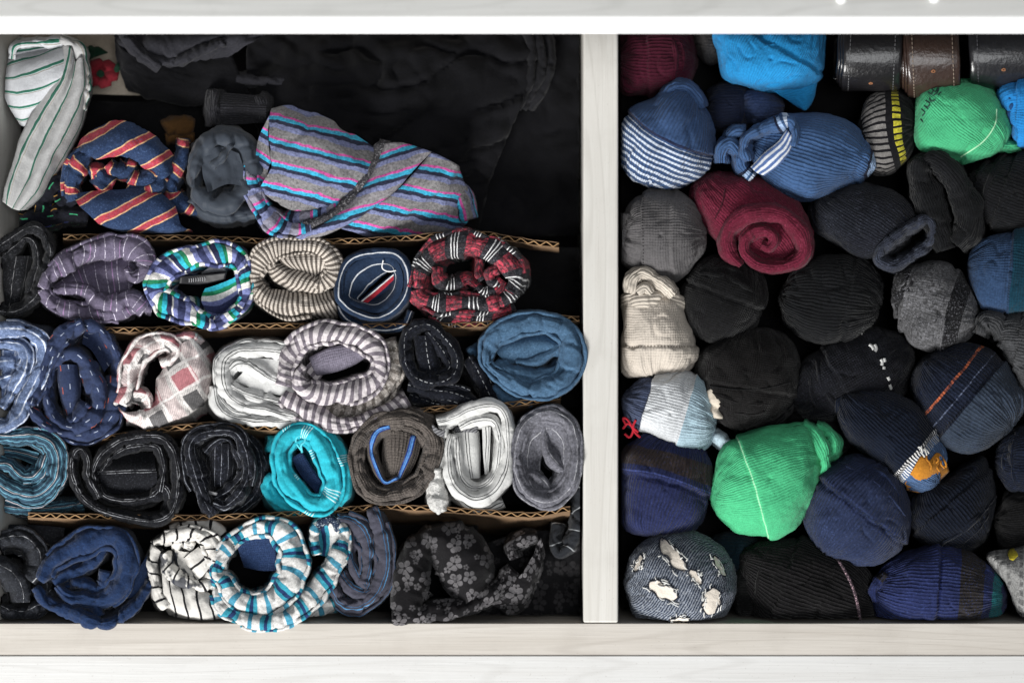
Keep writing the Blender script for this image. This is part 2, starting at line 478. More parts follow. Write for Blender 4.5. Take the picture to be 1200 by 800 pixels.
# front edge of the dresser: lower corner seen at y=40, upper corner at y=22
zlo = 60.0; yw = FY+(40-FY)*(D-zlo)/D
zhi = zlo+ (D-zlo)*(1-(FY-40)/(FY-22.0))
box('front_edge', -200, 1500, yw-2, yw, zlo, zhi-.4, m_white, ds, .4)
box('top_panel', -200, 1500, yw-330, yw-2.1, zlo+1, zhi, w_top, ds, .4)
m_bead = plain('clear_bead', 'ffffff', 0.08, coat=1, spec=0.8, var=0)
def bead(px, py):
    bm = bmesh.new(); bmesh.ops.create_uvsphere(bm, u_segments=20, v_segments=10, radius=6*U)
    for v in bm.verts: v.co.z *= 0.6
    me = bpy.data.meshes.new('glass_bead'); bm.to_mesh(me); bm.free(); me.materials.append(m_bead)
    for p in me.polygons: p.use_smooth = True
    o = bpy.data.objects.new('glass_bead', me); col.objects.link(o)
    k = (D-zhi)/D; o.location = ((px-FX)*k*U, -(py-FY)*k*U, (zhi+3)*U); return o
tag(bead(985, -1), 'small shiny white bead on the grey dresser top above the cyan sock', 'bead', 'beads on the dresser top')
tag(bead(1094, -2), 'small shiny white bead on the grey dresser top above the brown belt', 'bead', 'beads on the dresser top')

# ---------------------------------------------------------------- cardboard dividers
m_card = plain('brown_cardboard', '6f573f', 0.9, bump=0.5, bs=8, var=0.14)
m_flute = plain('cardboard_edge', '8c6e4c', 0.9, bump=0.5, bs=4, var=0.3)
def cardboard(label, pts, lean=16, depth=165, t=2.9):
    """corrugated board: two liners with a wavy flute between them; pts = top edge in the picture"""
    root = empty('cardboard_divider', label, 'cardboard divider', 'cardboard strips between the rows')
    n = int(plen(pts)/1.3); c = cr([list(p)+[0]*(3-len(p)) for p in pts], n)
    x, y, z = c[:, 0], c[:, 1], c[:, 2]
    jit = 0.7*pn(np.stack([x/9, y*0+3.3, y*0], -1))+1.2*pn(np.stack([x/33, y*0+5.3, y*0], -1))
    y = y+1.0*pn(np.stack([x/28, y*0+2.3, y*0], -1))+.5*pn(np.stack([x/8, y*0+2.3, y*0], -1))
    def wall(off, dz, thick):
        zs = np.array([0, -0.3, -1, -3, -8, -20, -60, -depth])
        rows = []
        for side in (thick, 0):
            seq = zs if side == 0 else zs[::-1]
            for q in seq: rows.append(np.stack([x, y+off+side+(-q/depth)*lean, z+dz+q+jit], -1))
        V = np.stack(rows, 1); return V, np.zeros(V.shape[:2]+(2,))
    b = MB(); b.grid(*wall(t, -0.5, 0.9)); b.build('front_liner', m_card, root)
    b = MB(); b.grid(*wall(-t, 0, 0.9)); b.build('back_liner', m_card, root)
    ph = np.cumsum(np.full(n, 1.3))*2*math.pi/15.0
    ph = ph+1.3*pn(np.stack([x/40, y*0+1, y*0], -1))+.5*pn(np.stack([x/11, y*0+1, y*0], -1))
    crush = np.clip(.85+.6*pn(np.stack([x/45, y*0+9.1, y*0], -1)), .25, 1)
    yo = np.arcsin(np.sin(ph)*0.93)/1.2*(t-0.5)*crush
    zs = [0.6, -1, -6, -20]
    V = np.stack([np.stack([x, y+yo+0.5+(-q/depth)*lean, z+q+jit], -1) for q in zs], 1)
    b = MB(); b.grid(V, np.zeros(V.shape[:2]+(2,))); b.build('flute', m_flute, root, solid=1.3)
    return root
cardboard('torn cardboard strip under the big striped boxers, rearmost of the four', [(74, 277, -22), (160, 278, -22), (240, 279, -20), (350, 283, -16), (440, 281, -12), (505, 276, -12), (560, 274, -12), (610, 281, -12), (655, 287, -12)])
cardboard('cardboard strip behind the blue jersey roll, second from the back', [(88, 384, -22), (160, 386, -20), (300, 381, -18), (420, 382, -20), (520, 381, -18), (600, 378, -18), (640, 372, -16), (679, 373, -14)], lean=24)
cardboard('cardboard strip under the pink plaid roll, third from the back', [(0, 511, -22), (60, 513, -22), (130, 511, -20), (185, 504, -14), (245, 497, -12), (300, 500, -14), (400, 500, -20), (500, 480, -16), (590, 474, -14), (657, 464, -14)], lean=20)
cardboard('cardboard strip behind the navy fleece roll, frontmost of the four', [(33, 602, -8), (80, 604, -8), (135, 605, -9), (210, 606, -12), (310, 603, -12), (400, 597, -12), (450, 593, -12), (520, 596, -10), (570, 600, -8), (625, 602, -8), (668, 595, -8)], lean=22)
# ---------------------------------------------------------------- rolled garments, left compartment
GB = 'rolled boxers in the left compartment'
W_ = 'e8e6e4'
# -- purple pinstripe
m = cloth('purple_pinstripe', '5b5467', [dict(c='u', p=13, s=[(0, .9, 'c2bccb')], scratch=6, op=.9), dict(c='u', p=39, off=6, s=[(0, 1, '8a6d92')])], mottle=.1)
b = MB()
sweep(b, [(49, 338, 5), (57, 323, 8), (75, 309, 11), (98, 296, 12), (125, 289, 13), (152, 288, 13), (169, 300, 11), (169, 318, 9), (156, 324, 7), (148, 314, 5)], z=0)
sweep(b, [(49, 338, -3, 5), (58, 352, -6, 7), (78, 362, -8, 8), (105, 367, -12, 9), (135, 367, -14, 9), (160, 360, -14, 9), (178, 362, -14, 8)])
sweep(b, [(62, 341, -10, 4), (84, 338, -7, 6), (103, 341, -4, 8), (115, 351, -5, 9), (135, 353, -5, 10), (154, 349, -4, 10), (172, 360, -6, 9)], d=70)
loft(b, [[(60, 336, -26), (90, 316, -34), (120, 303, -40), (150, 303, -34), (165, 312, -22)], [(64, 338, -20), (95, 325, -24), (125, 318, -26), (150, 322, -24), (164, 322, -20)], [(70, 342, -28), (102, 338, -30), (125, 345, -32), (150, 340, -32), (160, 330, -34)]])
tag(b.build('rolled_boxers', m), 'purple grey rolled boxers with thin white pinstripes, right of the black pinstriped roll', 'boxers', GB)
# -- black pinstripe, far left
m = cloth('black_pinstripe', '141518', [dict(c='v', p=16, off=1, s=[(0, .7, '7a7a7c')], scratch=9, op=.8)], fleck=('4a4b50', .5, 2.2))
b = MB()
sweep(b, [(-12, 296, 6), (6, 284, 6), (25, 271, 6), (42, 266, 6), (54, 277, 6), (58, 300, 7), (50, 330, 7), (37, 352, 8), (16, 365, 6), (-14, 360, 6)], z=-8)
sweep(b, [(-10, 312, 5), (5, 300, 6), (18, 289, 6), (30, 279, 5), (40, 285, 5), (44, 305, 5), (40, 325, 6), (34, 345, 6)], z=-15)
loft(b, [[(-4, 316, -20), (-4, 340, -20), (-6, 360, -28)], [(10, 302, -18), (6, 330, -18), (2, 360, -26)], [(28, 300, -18), (24, 330, -18), (20, 358, -28)], [(38, 300, -30), (34, 330, -30), (26, 356, -36)]])
tag(b.build('rolled_boxers', m), 'black rolled boxers with sparse grey pinstripes at the left wall, under the green striped shirt', 'boxers', GB)
# -- green / teal / navy / white stripes
m = cloth('teal_green_stripes', '2b2f4c', [dict(c='u', p=46, s=[(0, 6, '1ea0b4'), (6, 11, '1d7d55'), (11, 18, 'd9d7d3'), (18, 24, '6f76a6'), (24, 33, '33385a'), (33, 38, '6f76a6'), (38, 40, 'd9d7d3')])], heather=.22, wob=2.2)
b = MB()
sweep(b, [(181, 338, 11), (191, 318, 12), (215, 303, 13), (245, 297, 13), (272, 298, 12), (284, 312, 9), (288, 330, 7), (289, 348, 5), (275, 367, 5), (252, 380, 5), (233, 374, 9), (214, 365, 13), (196, 357, 13), (183, 349, 11)], closed=True, d=130, di=95, lean=(14, 2), big=2.4, crease=2.2)
loft(b, [[(240, 338, -20), (236, 352, -22), (244, 368, -28)], [(252, 334, -26), (252, 350, -32), (256, 372, -40)], [(268, 328, -26), (270, 345, -34), (272, 362, -40)], [(280, 322, -16), (284, 335, -20), (284, 350, -24)]])
ro = tag(b.build('rolled_boxers', m), 'rolled boxers in bold teal, green, navy and white stripes with a black neck tag', 'boxers', GB)
b = MB(); loft(b, [[(211, 324, -5), (235, 322, -12), (266, 319, -14)], [(210, 332, -8), (236, 333, -17), (264, 327, -18)]], big=.4); b.build('label_tag', plain('black_satin', '101014', .5), ro, solid=1)
b = MB(); loft(b, [[(236, 320, -16), (250, 311, -16), (262, 314, -16)], [(236, 321, -18), (250, 319, -18), (266, 318, -18)]], big=.3); b.build('lining', cloth('grey_lining', '55565a'), ro, solid=1)
mt = plain('tag_thread', '8d8d90', .8)
for k in range(9):
    x = 219+k*2.6; y = 326.6-k*.25
    b = MB(); tube(b, [(x, y, -9.2-k*.45), (x+.3*(k % 3), y+2.4, -10-k*.45), (x, y+4.4, -10.8-k*.45)], .45); b.build('lettering', mt, ro)
# -- taupe fine stripes
m = cloth('taupe_fine_stripes', 'b3aaa0', [dict(c='u', p=5.4, s=[(0, 2.6, '57504a')])], heather=.15, wob=.8, knit=2.6)
b = MB()
sweep(b, [(301, 343, 9), (297, 324, 11), (305, 304, 12), (322, 291, 12), (347, 288, 9), (373, 290, 9), (388, 304, 9), (390, 322, 9), (376, 334, 8), (364, 329, 5)], z=-2, crease=1)
sweep(b, [(301, 338, -1, 10), (312, 349, -2, 13), (336, 357, -3, 15), (366, 358, -4, 16), (394, 354, -8, 15)], d=130, lean=(2, 10), crease=1)
sweep(b, [(316, 312, -8, 6), (326, 320, -5, 10), (346, 329, -4, 13), (368, 335, -4, 11), (384, 332, -5, 8)], d=70, crease=.8)
loft(b, [[(324, 299, -10), (350, 298, -9), (384, 298, -8)], [(330, 308, -9), (355, 308, -6), (382, 308, -6)], [(345, 318, -14), (365, 324, -14), (378, 318, -12)]])
tag(b.build('rolled_boxers', m), 'taupe rolled boxers with very fine brown and beige stripes, left of the navy piped roll', 'boxers', GB)
# -- navy with white piping
m = cloth('navy_white_piping', '1b2a40', [dict(c='v', p=0, s=[(-.8, .6, 'b2b5ba'), (17, 18.2, 'a2a5aa'), (-22, -20.8, '9295a0')])], wob=.6)
b = MB()
sweep(b, [(396, 346, 5), (399, 322, 5), (412, 303, 5), (437, 296, 5), (463, 297, 5), (477, 314, 5), (477, 340, 5), (464, 362, 5), (440, 373, 5), (415, 366, 5), (401, 355, 5)], closed=True, z=0, crease=.8, big=1.2, lean=(4, 6))
loft(b, [[(401, 346, -5), (405, 322, -5), (416, 308, -5), (438, 301, -5), (460, 302, -5), (471, 318, -5), (471, 340, -5), (460, 358, -5), (440, 367, -5), (416, 360, -5), (406, 353, -5)],
         [(406, 345, -8), (411, 324, -7), (421, 313, -7), (439, 306, -8), (457, 308, -8), (464, 320, -9), (464, 338, -9), (455, 352, -9), (440, 360, -9), (420, 355, -9), (411, 351, -9)],
         [(420, 350, -26), (428, 342, -26), (437, 333, -26), (446, 325, -26), (456, 319, -26), (459, 322, -28), (456, 330, -30), (448, 340, -32), (438, 349, -32), (430, 354, -30), (424, 354, -28)]], closed=True, big=1.4, crease=1.0)
sweep(b, [(396, 358, -14, 4), (408, 374, -18, 5), (430, 384, -20, 5), (456, 386, -20, 5), (474, 380, -18, 5), (482, 364, -16, 4)], crease=.8)
ro = tag(b.build('rolled_boxers', m), 'navy rolled boxers with white piping and a red inner stripe, beside the red plaid roll', 'boxers', GB)
mr = cloth('navy_red_tape', '16233a', [dict(c='v', p=0, s=[(-3.4, -2.6, 'cccccc'), (-2.0, 1.6, '9c2230'), (2.2, 3, 'cccccc')])], wob=.3)
b = MB(); loft(b, [[(421, 352, -18), (443, 334, -18), (464, 317, -18)], [(430, 358, -20), (452, 339, -20), (468, 323, -20)]], big=.5); b.build('red_stripe_tape', mr, ro, solid=1)
b = MB(); loft(b, [[(427, 357, -21), (448, 342, -21), (469, 325, -21)], [(436, 362, -30), (456, 349, -30), (472, 335, -30)]], big=.8); b.build('inner_fold', cloth('navy_plain', '18243a'), ro, solid=1)
b = MB(); tube(b, [(449, 305, -4), (448, 314, -6), (455, 318, -8), (464, 317, -8)], .8); b.build('white_cord', plain('white_cord', 'd8d8d8', .8), ro)
# -- red plaid
m = cloth('red_black_plaid', '26272c', [dict(c='u', p=46, s=[(0, 20, 'b23a4c')], scratch=5), dict(c='v', p=16, s=[(0, 5, '2a2226')], op=.55), dict(c='v', p=4.5, s=[(0, 1.5, '1c1c20')], op=.55),
          dict(c='u', p=46, off=-27, s=[(0, 1.1, 'd8d8d8'), (4, 5.1, 'd8d8d8'), (8, 9.1, 'd8d8d8')])], heather=.2, fleck=('6b6b70', .5, 2))
b = MB()
sweep(b, [(487, 338, 7), (493, 312, 9), (510, 293, 13), (540, 284, 14), (572, 290, 13), (595, 306, 12), (605, 326, 10), (598, 343, 8)], z=3, d=130, lean=(16, 0))
sweep(b, [(486, 338, 2, 8), (492, 349, 2, 10), (512, 356, 2, 12), (542, 356, 1, 12), (570, 357, 0, 11), (592, 350, -2, 10), (606, 338, -2, 8)], d=120)
sweep(b, [(490, 354, -16, 6), (516, 367, -16, 9), (548, 373, -16, 9), (580, 370, -16, 9), (604, 360, -18, 8)], d=110)
sweep(b, [(512, 312, -8, 6), (513, 325, -6, 7), (522, 334, -5, 7), (536, 333, -6, 7), (548, 328, -8, 6), (556, 334, -7, 6), (566, 342, -6, 7), (580, 340, -5, 7), (590, 328, -6, 7)], d=80)
sweep(b, [(562, 302, -16, 5), (560, 318, -14, 6), (566, 328, -10, 5)], d=60)
sweep(b, [(584, 314, -8, 5), (574, 320, -6, 5), (575, 330, -6, 5), (586, 336, -6, 5)], d=60)
tag(b.build('rolled_boxers', m), 'red and black plaid rolled boxers with triple white lines and an open dark centre', 'boxers', GB)
# -- blue with white stripes (left edge, third row)
m = cloth('blue_white_stripe', '5a6a8a', [dict(c='v', p=12, off=2, s=[(0, 1.7, 'c2c8d4')], scratch=20)], heather=.25, fleck=('8795b5', .5, 3))
b = MB()
sweep(b, [(-14, 388, 8), (14, 386, 9), (36, 390, 9), (50, 402, 9), (52, 420, 9), (43, 442, 10), (31, 466, 10), (19, 488, 9), (2, 499, 8), (-14, 500, 7)], z=2, lean=(12, 0))
sweep(b, [(-14, 403, 6), (8, 402, 7), (25, 406, 7), (31, 420, 7), (25, 440, 8), (14, 460, 8), (2, 478, 7)], z=-4)
sweep(b, [(-14, 430, -12, 8), (5, 424, -10, 9), (18, 424, -12, 7)], d=50)
sweep(b, [(-14, 452, -12, 8), (2, 444, -10, 9), (14, 440, -12, 6)], d=50)
loft(b, [[(-12, 410, -18), (-14, 470, -18)], [(5, 410, -15), (-2, 470, -15)], [(24, 412, -20), (5, 470, -20)]])
tag(b.build('rolled_boxers', m), 'mid blue rolled boxers with white stripes, cut by the left edge of the photo', 'boxers', GB)
# -- navy with coloured dashes
m = cloth('navy_dashes', '2a3450', [dict(c='v', p=17, s=[(0, .9, '959db0')], dash=('u', 22, .26)), dict(c='v', p=34, off=9, s=[(0, 1.1, 'a04c38')], dash=('u', 26, .3)), dict(c='v', p=68, off=26, s=[(0, 1.1, '6c9a4e')], dash=('u', 34, .25))], mottle=.12)
b = MB()
sweep(b, [(35, 474, 8), (44, 450, 9), (52, 426, 9), (62, 404, 9), (78, 387, 9), (97, 377, 7)], z=4, lean=(10, 4))
sweep(b, [(97, 380, -6, 5), (115, 384, -10, 6), (130, 402, -14, 6), (140, 425, -16, 7), (143, 455, -16, 8)], d=130)
sweep(b, [(36, 478, 0, 4), (46, 493, 0, 6), (62, 504, -2, 7), (84, 510, -2, 8), (108, 507, -4, 11), (126, 494, -6, 14), (136, 470, -12, 14), (138, 440, -18, 12)], d=120)
sweep(b, [(72, 418, 7), (83, 413, 7), (96, 419, 8), (108, 438, 10), (116, 462, 11), (112, 484, 10), (97, 498, 8), (82, 501, 7), (66, 492, 7), (56, 474, 7), (55, 450, 7), (61, 430, 7)], z=-3, closed=True, d=90)
sweep(b, [(102, 472, -5, 7), (94, 484, -4, 6), (82, 496, -5, 5)], d=50)
loft(b, [[(66, 427, -20), (68, 455, -20), (76, 488, -26)], [(72, 427, -10), (74, 455, -9), (80, 490, -15)], [(86, 427, -10), (88, 455, -9), (86, 490, -15)], [(92, 428, -22), (95, 455, -22), (92, 485, -28)]], big=.8)
loft(b, [[(100, 384, -18), (118, 392, -22), (134, 420, -26)], [(96, 402, -26), (108, 412, -28), (122, 436, -30)]], big=2)
tag(b.build('rolled_boxers', m), 'navy rolled boxers with small white and orange dashes, left of the pink plaid roll', 'boxers', GB)
# -- pink / grey plaid
m = cloth('pink_grey_plaid', 'c4bfbc', [dict(c=45, p=2.4, s=[(0, 1.0, '5a5a5e')], op=.38), dict(c='v', p=56, off=-6, s=[(0, 22, '37373a')], dash=('u', 48, .42), op=.88), dict(c='v', p=56, off=22, s=[(0, 22, '9c4652')], dash=('u', 48, .55), op=.8),
         dict(c='u', p=48, off=-26, s=[(0, 16, '9c4652')], op=.18), dict(c='v', p=28, off=2, s=[(0, 3, 'e2dedb')], op=.7), dict(c='u', p=24, off=1, s=[(0, 2.6, 'e2dedb')], op=.6)], heather=.16, wob=2)
b = MB()
sweep(b, [(142, 474, 7), (150, 455, 10), (152, 434, 11), (162, 414, 12), (178, 402, 12), (196, 400, 9), (208, 410, 7), (203, 421, 6), (188, 427, 5)], z=2)
loft(b, [[(206, 406, -10), (202, 416, -16), (190, 432, -18), (181, 452, -20), (180, 470, -14), (166, 480, -8), (148, 482, -8), (138, 476, -8)], [(213, 402, -3), (212, 416, 0), (203, 434, 4), (196, 455, 4), (194, 472, 2), (178, 485, 0), (158, 487, -2), (140, 481, -5)], [(221, 398, -3), (227, 412, 4), (223, 436, 8), (215, 459, 8), (206, 477, 4), (186, 491, 1), (164, 493, -3), (144, 486, -7)], [(230, 396, -10), (238, 412, -6), (241, 440, -5), (235, 464, -5), (221, 482, -7), (199, 494, -10), (174, 501, -12), (148, 492, -16)], [(240, 396, -80), (250, 414, -80), (256, 440, -80), (252, 466, -80), (236, 488, -80), (208, 498, -70), (178, 505, -60), (148, 498, -60)]], big=2, crease=2, planar=30)
sweep(b, [(206, 396, -4, 6), (222, 396, -4, 8), (234, 406, -6, 8)], d=100)
sweep(b, [(148, 462, -6, 6), (160, 461, -4, 7), (172, 466, -5, 6), (176, 478, -4, 5)], d=50)
sweep(b, [(134, 474, -2, 3), (144, 464, -8, 5), (156, 454, -14, 4)], d=40)
tag(b.build('rolled_boxers', m), 'pale pink, white and grey plaid rolled boxers of soft flannel', 'boxers', GB)
# -- white with thin black double lines, third row
m = cloth('white_double_line', 'b9b9b8', [dict(c='v', p=26, off=3, s=[(0, .9, '2d2f2e'), (3, 3.9, '2d2f2e')])], heather=.05, mottle=.06)
b = MB()
sweep(b, [(352, 412, 8), (325, 410, 9), (300, 409, 9), (278, 410, 8), (264, 420, 8), (260, 440, 8), (266, 460, 9), (284, 474, 9), (315, 481, 9), (350, 490, 9)], z=-4, d=120, crease=2, lean=(8, 0))
sweep(b, [(251, 452, -6, 7), (253, 470, -8, 9), (264, 484, -8, 9), (290, 492, -8, 8), (330, 494, -8, 8), (360, 488, -8, 8)])
sweep(b, [(266, 436, -10, 5), (276, 426, -8, 6), (290, 426, -8, 7), (302, 434, -8, 7), (322, 446, -8, 7), (345, 452, -9, 6)], d=60)
sweep(b, [(270, 452, -9, 6), (290, 462, -8, 7), (318, 470, -8, 7), (345, 476, -9, 6)], d=60)
loft(b, [[(280, 420, -14), (310, 420, -12), (345, 424, -14)], [(285, 434, -14), (310, 440, -12), (345, 450, -12)], [(275, 446, -16), (305, 458, -14), (345, 466, -14)]], crease=1)
tag(b.build('rolled_boxers', m), 'crumpled white rolled boxers with thin black double lines, tucked behind the grey striped roll', 'boxers', GB)
# -- grey and white stripes with grey waistband
m = cloth('grey_white_stripes', 'b8b1b3', [dict(c='u', p=10.5, s=[(0, 4.8, '69626a')])], heather=.16, wob=1.0)
b = MB()
sweep(b, [(330, 452, 8), (334, 428, 10), (343, 408, 12), (361, 394, 13), (385, 389, 13), (415, 394, 13), (438, 407, 12), (447, 427, 10), (439, 446, 12), (418, 458, 15), (390, 463, 14), (366, 461, 12), (352, 451, 9), (349, 438, 7), (356, 428, 5)], z=6, d=120, crease=2, lean=(6, 4))
sweep(b, [(331, 462, 0, 8), (346, 474, 0, 12), (366, 486, 0, 13), (392, 496, 2, 8), (420, 495, 0, 7), (450, 482, -6, 7), (478, 467, -12, 8)], d=120)
sweep(b, [(345, 452, -8, 8), (338, 440, -8, 6)], d=70)
loft(b, [[(356, 432, -10), (366, 442, -12), (372, 448, -14)], [(364, 424, -12), (370, 432, -16), (378, 440, -18)]], big=.6)
ro = tag(b.build('rolled_boxers', m), 'large roll of boxers in grey and white stripes around a plain grey waistband', 'boxers', GB)
mi = cloth('grey_stripe_inside', '8b8580', [dict(c='u', p=12, s=[(0, 5, '5f5954')])], heather=.3, fleck=('d0cbc4', .6, 4))
b = MB(); sweep(b, [(456, 396, -14, 8), (463, 420, -14, 10), (458, 448, -14, 11), (436, 470, -14, 12), (404, 480, -14, 11), (376, 476, -14, 9)], d=110, big=2.5); b.build('inside_out_leg', mi, ro)
b = MB(); loft(b, [[(362, 419, -14), (385, 408, -12), (410, 404, -12), (435, 407, -12)], [(366, 430, -12), (388, 422, -10), (412, 416, -10), (434, 411, -12)], [(371, 440, -16), (392, 436, -14), (414, 428, -15), (432, 416, -16)]], big=.7)
b.build('waistband', cloth('grey_waistband', '6d6876', knit=2.4, heather=.2), ro, solid=1.5)
# -- black with white running-stitch stripes
m = cloth('black_dash_pinstripe', '0e1017', [dict(c='v', p=19, off=1, s=[(0, .8, 'a4a6a8')], dash=('u', 7, .6), scratch=14, op=.9)], fleck=('2c2f3a', .6, 2.5), wob=.8)
b = MB()
sweep(b, [(475, 420, 6), (475, 396, 6), (485, 384, 6), (503, 381, 6), (519, 395, 7), (532, 411, 7), (535, 429, 6), (526, 443, 8), (506, 448, 8), (486, 441, 7), (478, 430, 6)], closed=True, z=-2, d=120)
sweep(b, [(478, 452, -10, 6), (505, 457, -10, 9), (535, 462, -10, 9), (562, 474, -12, 8)], d=110)
sweep(b, [(480, 462, -24, 8), (505, 472, -24, 10), (535, 476, -24, 9)], d=90)
sweep(b, [(549, 418, -16, 7), (560, 436, -16, 10), (570, 456, -16, 10), (578, 472, -18, 7)], d=100)
loft(b, [[(484, 394, -14), (487, 415, -14), (492, 440, -20)], [(488, 393, -8), (491, 415, -8), (496, 440, -14)], [(505, 394, -9), (508, 415, -10), (512, 440, -16)], [(512, 396, -26), (516, 415, -26), (520, 436, -28)]], big=.8)
sweep(b, [(500, 388, -4, 5), (512, 402, -6, 6), (522, 418, -8, 6), (526, 430, -8, 5), (514, 438, -8, 5), (498, 439, -8, 5)], d=50)
tag(b.build('rolled_boxers', m), 'black rolled boxers with dashed white stitch lines, left of the plain blue jersey roll', 'boxers', GB)
# -- blue jersey
m = cloth('blue_jersey', '3a5670', heather=.2, fleck=('62809c', .4, 2.2), mottle=.12)
b = MB()
sweep(b, [(569, 424, 7), (573, 402, 9), (589, 387, 12), (615, 379, 12), (645, 379, 13), (667, 392, 13), (673, 415, 13), (664, 440, 14), (640, 455, 13), (611, 455, 10), (586, 440, 8), (572, 430, 7)], z=5, closed=True, d=130, crease=3.2, cl=20, lean=(0, 2))
sweep(b, [(580, 424, -4, 5), (594, 433, -3, 8), (618, 440, -3, 8), (644, 438, -4, 7), (660, 424, -6, 6), (664, 410, -8, 5)], d=60, crease=1.5)
sweep(b, [(578, 452, -16, 5), (595, 465, -20, 6), (625, 470, -22, 6)], d=90)
loft(b, [[(580, 408, -14), (605, 394, -18), (635, 390, -20), (660, 398, -20)], [(584, 416, -10), (610, 406, -9), (638, 402, -9), (662, 410, -12)], [(596, 426, -14), (622, 424, -12), (642, 418, -12), (660, 418, -16)]], big=1.2)
sweep(b, [(604, 424, -7, 3), (625, 424, -6, 5), (645, 413, -6, 5), (660, 402, -7, 4)], d=30, crease=.8)
sweep(b, [(553, 404, -30, 6), (560, 415, -30, 7), (570, 430, -30, 6)], d=80)
tag(b.build('rolled_boxers', m), 'plain denim blue jersey roll with soft folds against the wooden divider', 'boxers', GB)
# -- dark teal stripes
m = cloth('dark_teal_stripes', '2f4a5c', [dict(c='v', p=6.4, s=[(0, .9, '5e93a6'), (3.2, 4.1, '18222c')]), dict(c='v', p=19.2, off=2, s=[(0, .8, 'a8a0a0')])], wob=1)
b = MB()
sweep(b, [(-14, 511, 8), (14, 512, 9), (40, 511, 10), (60, 520, 12), (67, 541, 12), (61, 565, 13), (40, 580, 13), (10, 573, 14), (-14, 556, 12)], z=0, d=120, lean=(6, 0))
sweep(b, [(-14, 545, -6, 8), (8, 545, -6, 8), (24, 558, -5, 9), (38, 560, -6, 9), (50, 548, -6, 8), (56, 532, -8, 7)], d=60)
sweep(b, [(-14, 588, -24, 8), (20, 596, -24, 8), (60, 596, -28, 8), (98, 590, -32, 7)], d=90)
loft(b, [[(-10, 522, -20), (20, 524, -22), (46, 530, -22)], [(-8, 532, -26), (20, 536, -30), (42, 545, -30)]])
tag(b.build('rolled_boxers', m), 'dark teal rolled boxers with fine light lines at the left edge of the fourth row', 'boxers', GB)
# -- black with double white lines
m = cloth('black_double_line', '0f1014', [dict(c='v', p=30, off=2, s=[(0, .7, '8f9094'), (2.6, 3.3, '8f9094')], scratch=12, op=.8)], fleck=('303238', .6, 2.2), wob=.8)
b = MB()
sweep(b, [(112, 566, 5), (110, 550, 5), (122, 530, 6), (143, 516, 6), (170, 511, 6), (190, 513, 6), (202, 526, 6), (208, 550, 6), (207, 580, 7), (199, 602, 6), (180, 610, 6), (150, 606, 6), (120, 598, 5), (100, 585, 5), (88, 566, 5), (84, 545, 5), (87, 530, 6), (96, 526, 6), (103, 540, 5), (104, 560, 5), (116, 584, 5)], z=-2, d=115, big=1.4)
sweep(b, [(118, 552, -8, 4), (130, 536, -7, 5), (150, 524, -6, 5), (180, 522, -6, 5), (189, 534, -6, 5), (191, 556, -7, 5), (188, 576, -8, 5)], d=60)
sweep(b, [(116, 566, -10, 5), (122, 580, -8, 6), (145, 586, -8, 7), (175, 582, -9, 7), (192, 570, -9, 6), (200, 585, -9, 6), (196, 600, -10, 5)], d=60)
loft(b, [[(118, 534, -24), (150, 530, -24), (182, 530, -24)], [(114, 548, -12), (150, 546, -10), (182, 545, -12)], [(116, 560, -10), (150, 559, -9), (184, 558, -10)], [(124, 578, -20), (150, 578, -20), (184, 574, -20)]], big=.8)
tag(b.build('rolled_boxers', m), 'black rolled boxers with paired white lines and a loose flap on its left side', 'boxers', GB)
# -- black dense pinstripe
m = cloth('black_dense_pinstripe', '101218', [dict(c='v', p=8, off=1, s=[(0, .7, '83868e')], scratch=12, op=.8)], fleck=('3a3d48', .6, 2.5), wob=.8)
b = MB()
sweep(b, [(250, 604, 6), (238, 582, 10), (228, 552, 12), (222, 526, 9), (231, 511, 7), (250, 505, 7), (275, 507, 7), (287, 528, 6), (291, 553, 7), (282, 575, 8), (264, 592, 8), (250, 588, 5)], z=0, d=120, lean=(14, 0))
sweep(b, [(290, 512, -24, 7), (302, 530, -26, 9), (306, 556, -28, 9), (296, 582, -28, 9), (270, 602, -26, 8)], d=90)
sweep(b, [(240, 530, -9, 4), (252, 518, -8, 4), (268, 517, -8, 4), (282, 540, -8, 4), (284, 556, -9, 5), (268, 574, -9, 6), (250, 584, -8, 5)], d=50)
loft(b, [[(242, 532, -24), (242, 550, -26), (244, 572, -28)], [(252, 522, -12), (252, 548, -12), (252, 570, -18)], [(268, 520, -12), (268, 548, -12), (266, 570, -18)], [(278, 530, -26), (278, 550, -26), (274, 568, -28)]], big=.6)
ro = tag(b.build('rolled_boxers', m), 'black rolled boxers with closely spaced pinstripes, left of the turquoise roll', 'boxers', GB)
b = MB(); loft(b, [[(242, 574, -8), (255, 577, -8)], [(241, 578, -9), (254, 580, -9)]], big=.2); b.build('label_tag', plain('grey_satin', '77777a', .5), ro, solid=1)
# -- turquoise
m = cloth('turquoise', '109fb0', [dict(c='u', p=88, off=20, s=[(0, 1, 'b9dde0'), (3, 4, 'b9dde0'), (6, 7, 'b9dde0'), (9, 10, 'b9dde0')])], heather=.12, mottle=.12, weave=.15)
b = MB()
sweep(b, [(333, 560, 11), (328, 533, 10), (337, 512, 11), (354, 505, 10), (370, 513, 12), (385, 540, 13), (392, 568, 12), (382, 590, 11), (363, 590, 11), (346, 577, 11)], closed=True, z=4, d=120, big=1.8, crease=1.6, lean=(-2, 6))
sweep(b, [(350, 496, -8, 4), (370, 498, -7, 9), (390, 516, -6, 11), (402, 543, -6, 11), (404, 570, -6, 10), (394, 592, -6, 8)], d=130, big=1.8, crease=1.4, lean=(4, 4))
sweep(b, [(320, 556, -24, 7), (314, 566, -22, 9), (320, 584, -20, 11), (338, 594, -18, 10), (358, 598, -16, 7)], d=80)
sweep(b, [(318, 510, -36, 6), (318, 530, -36, 7)], d=70)
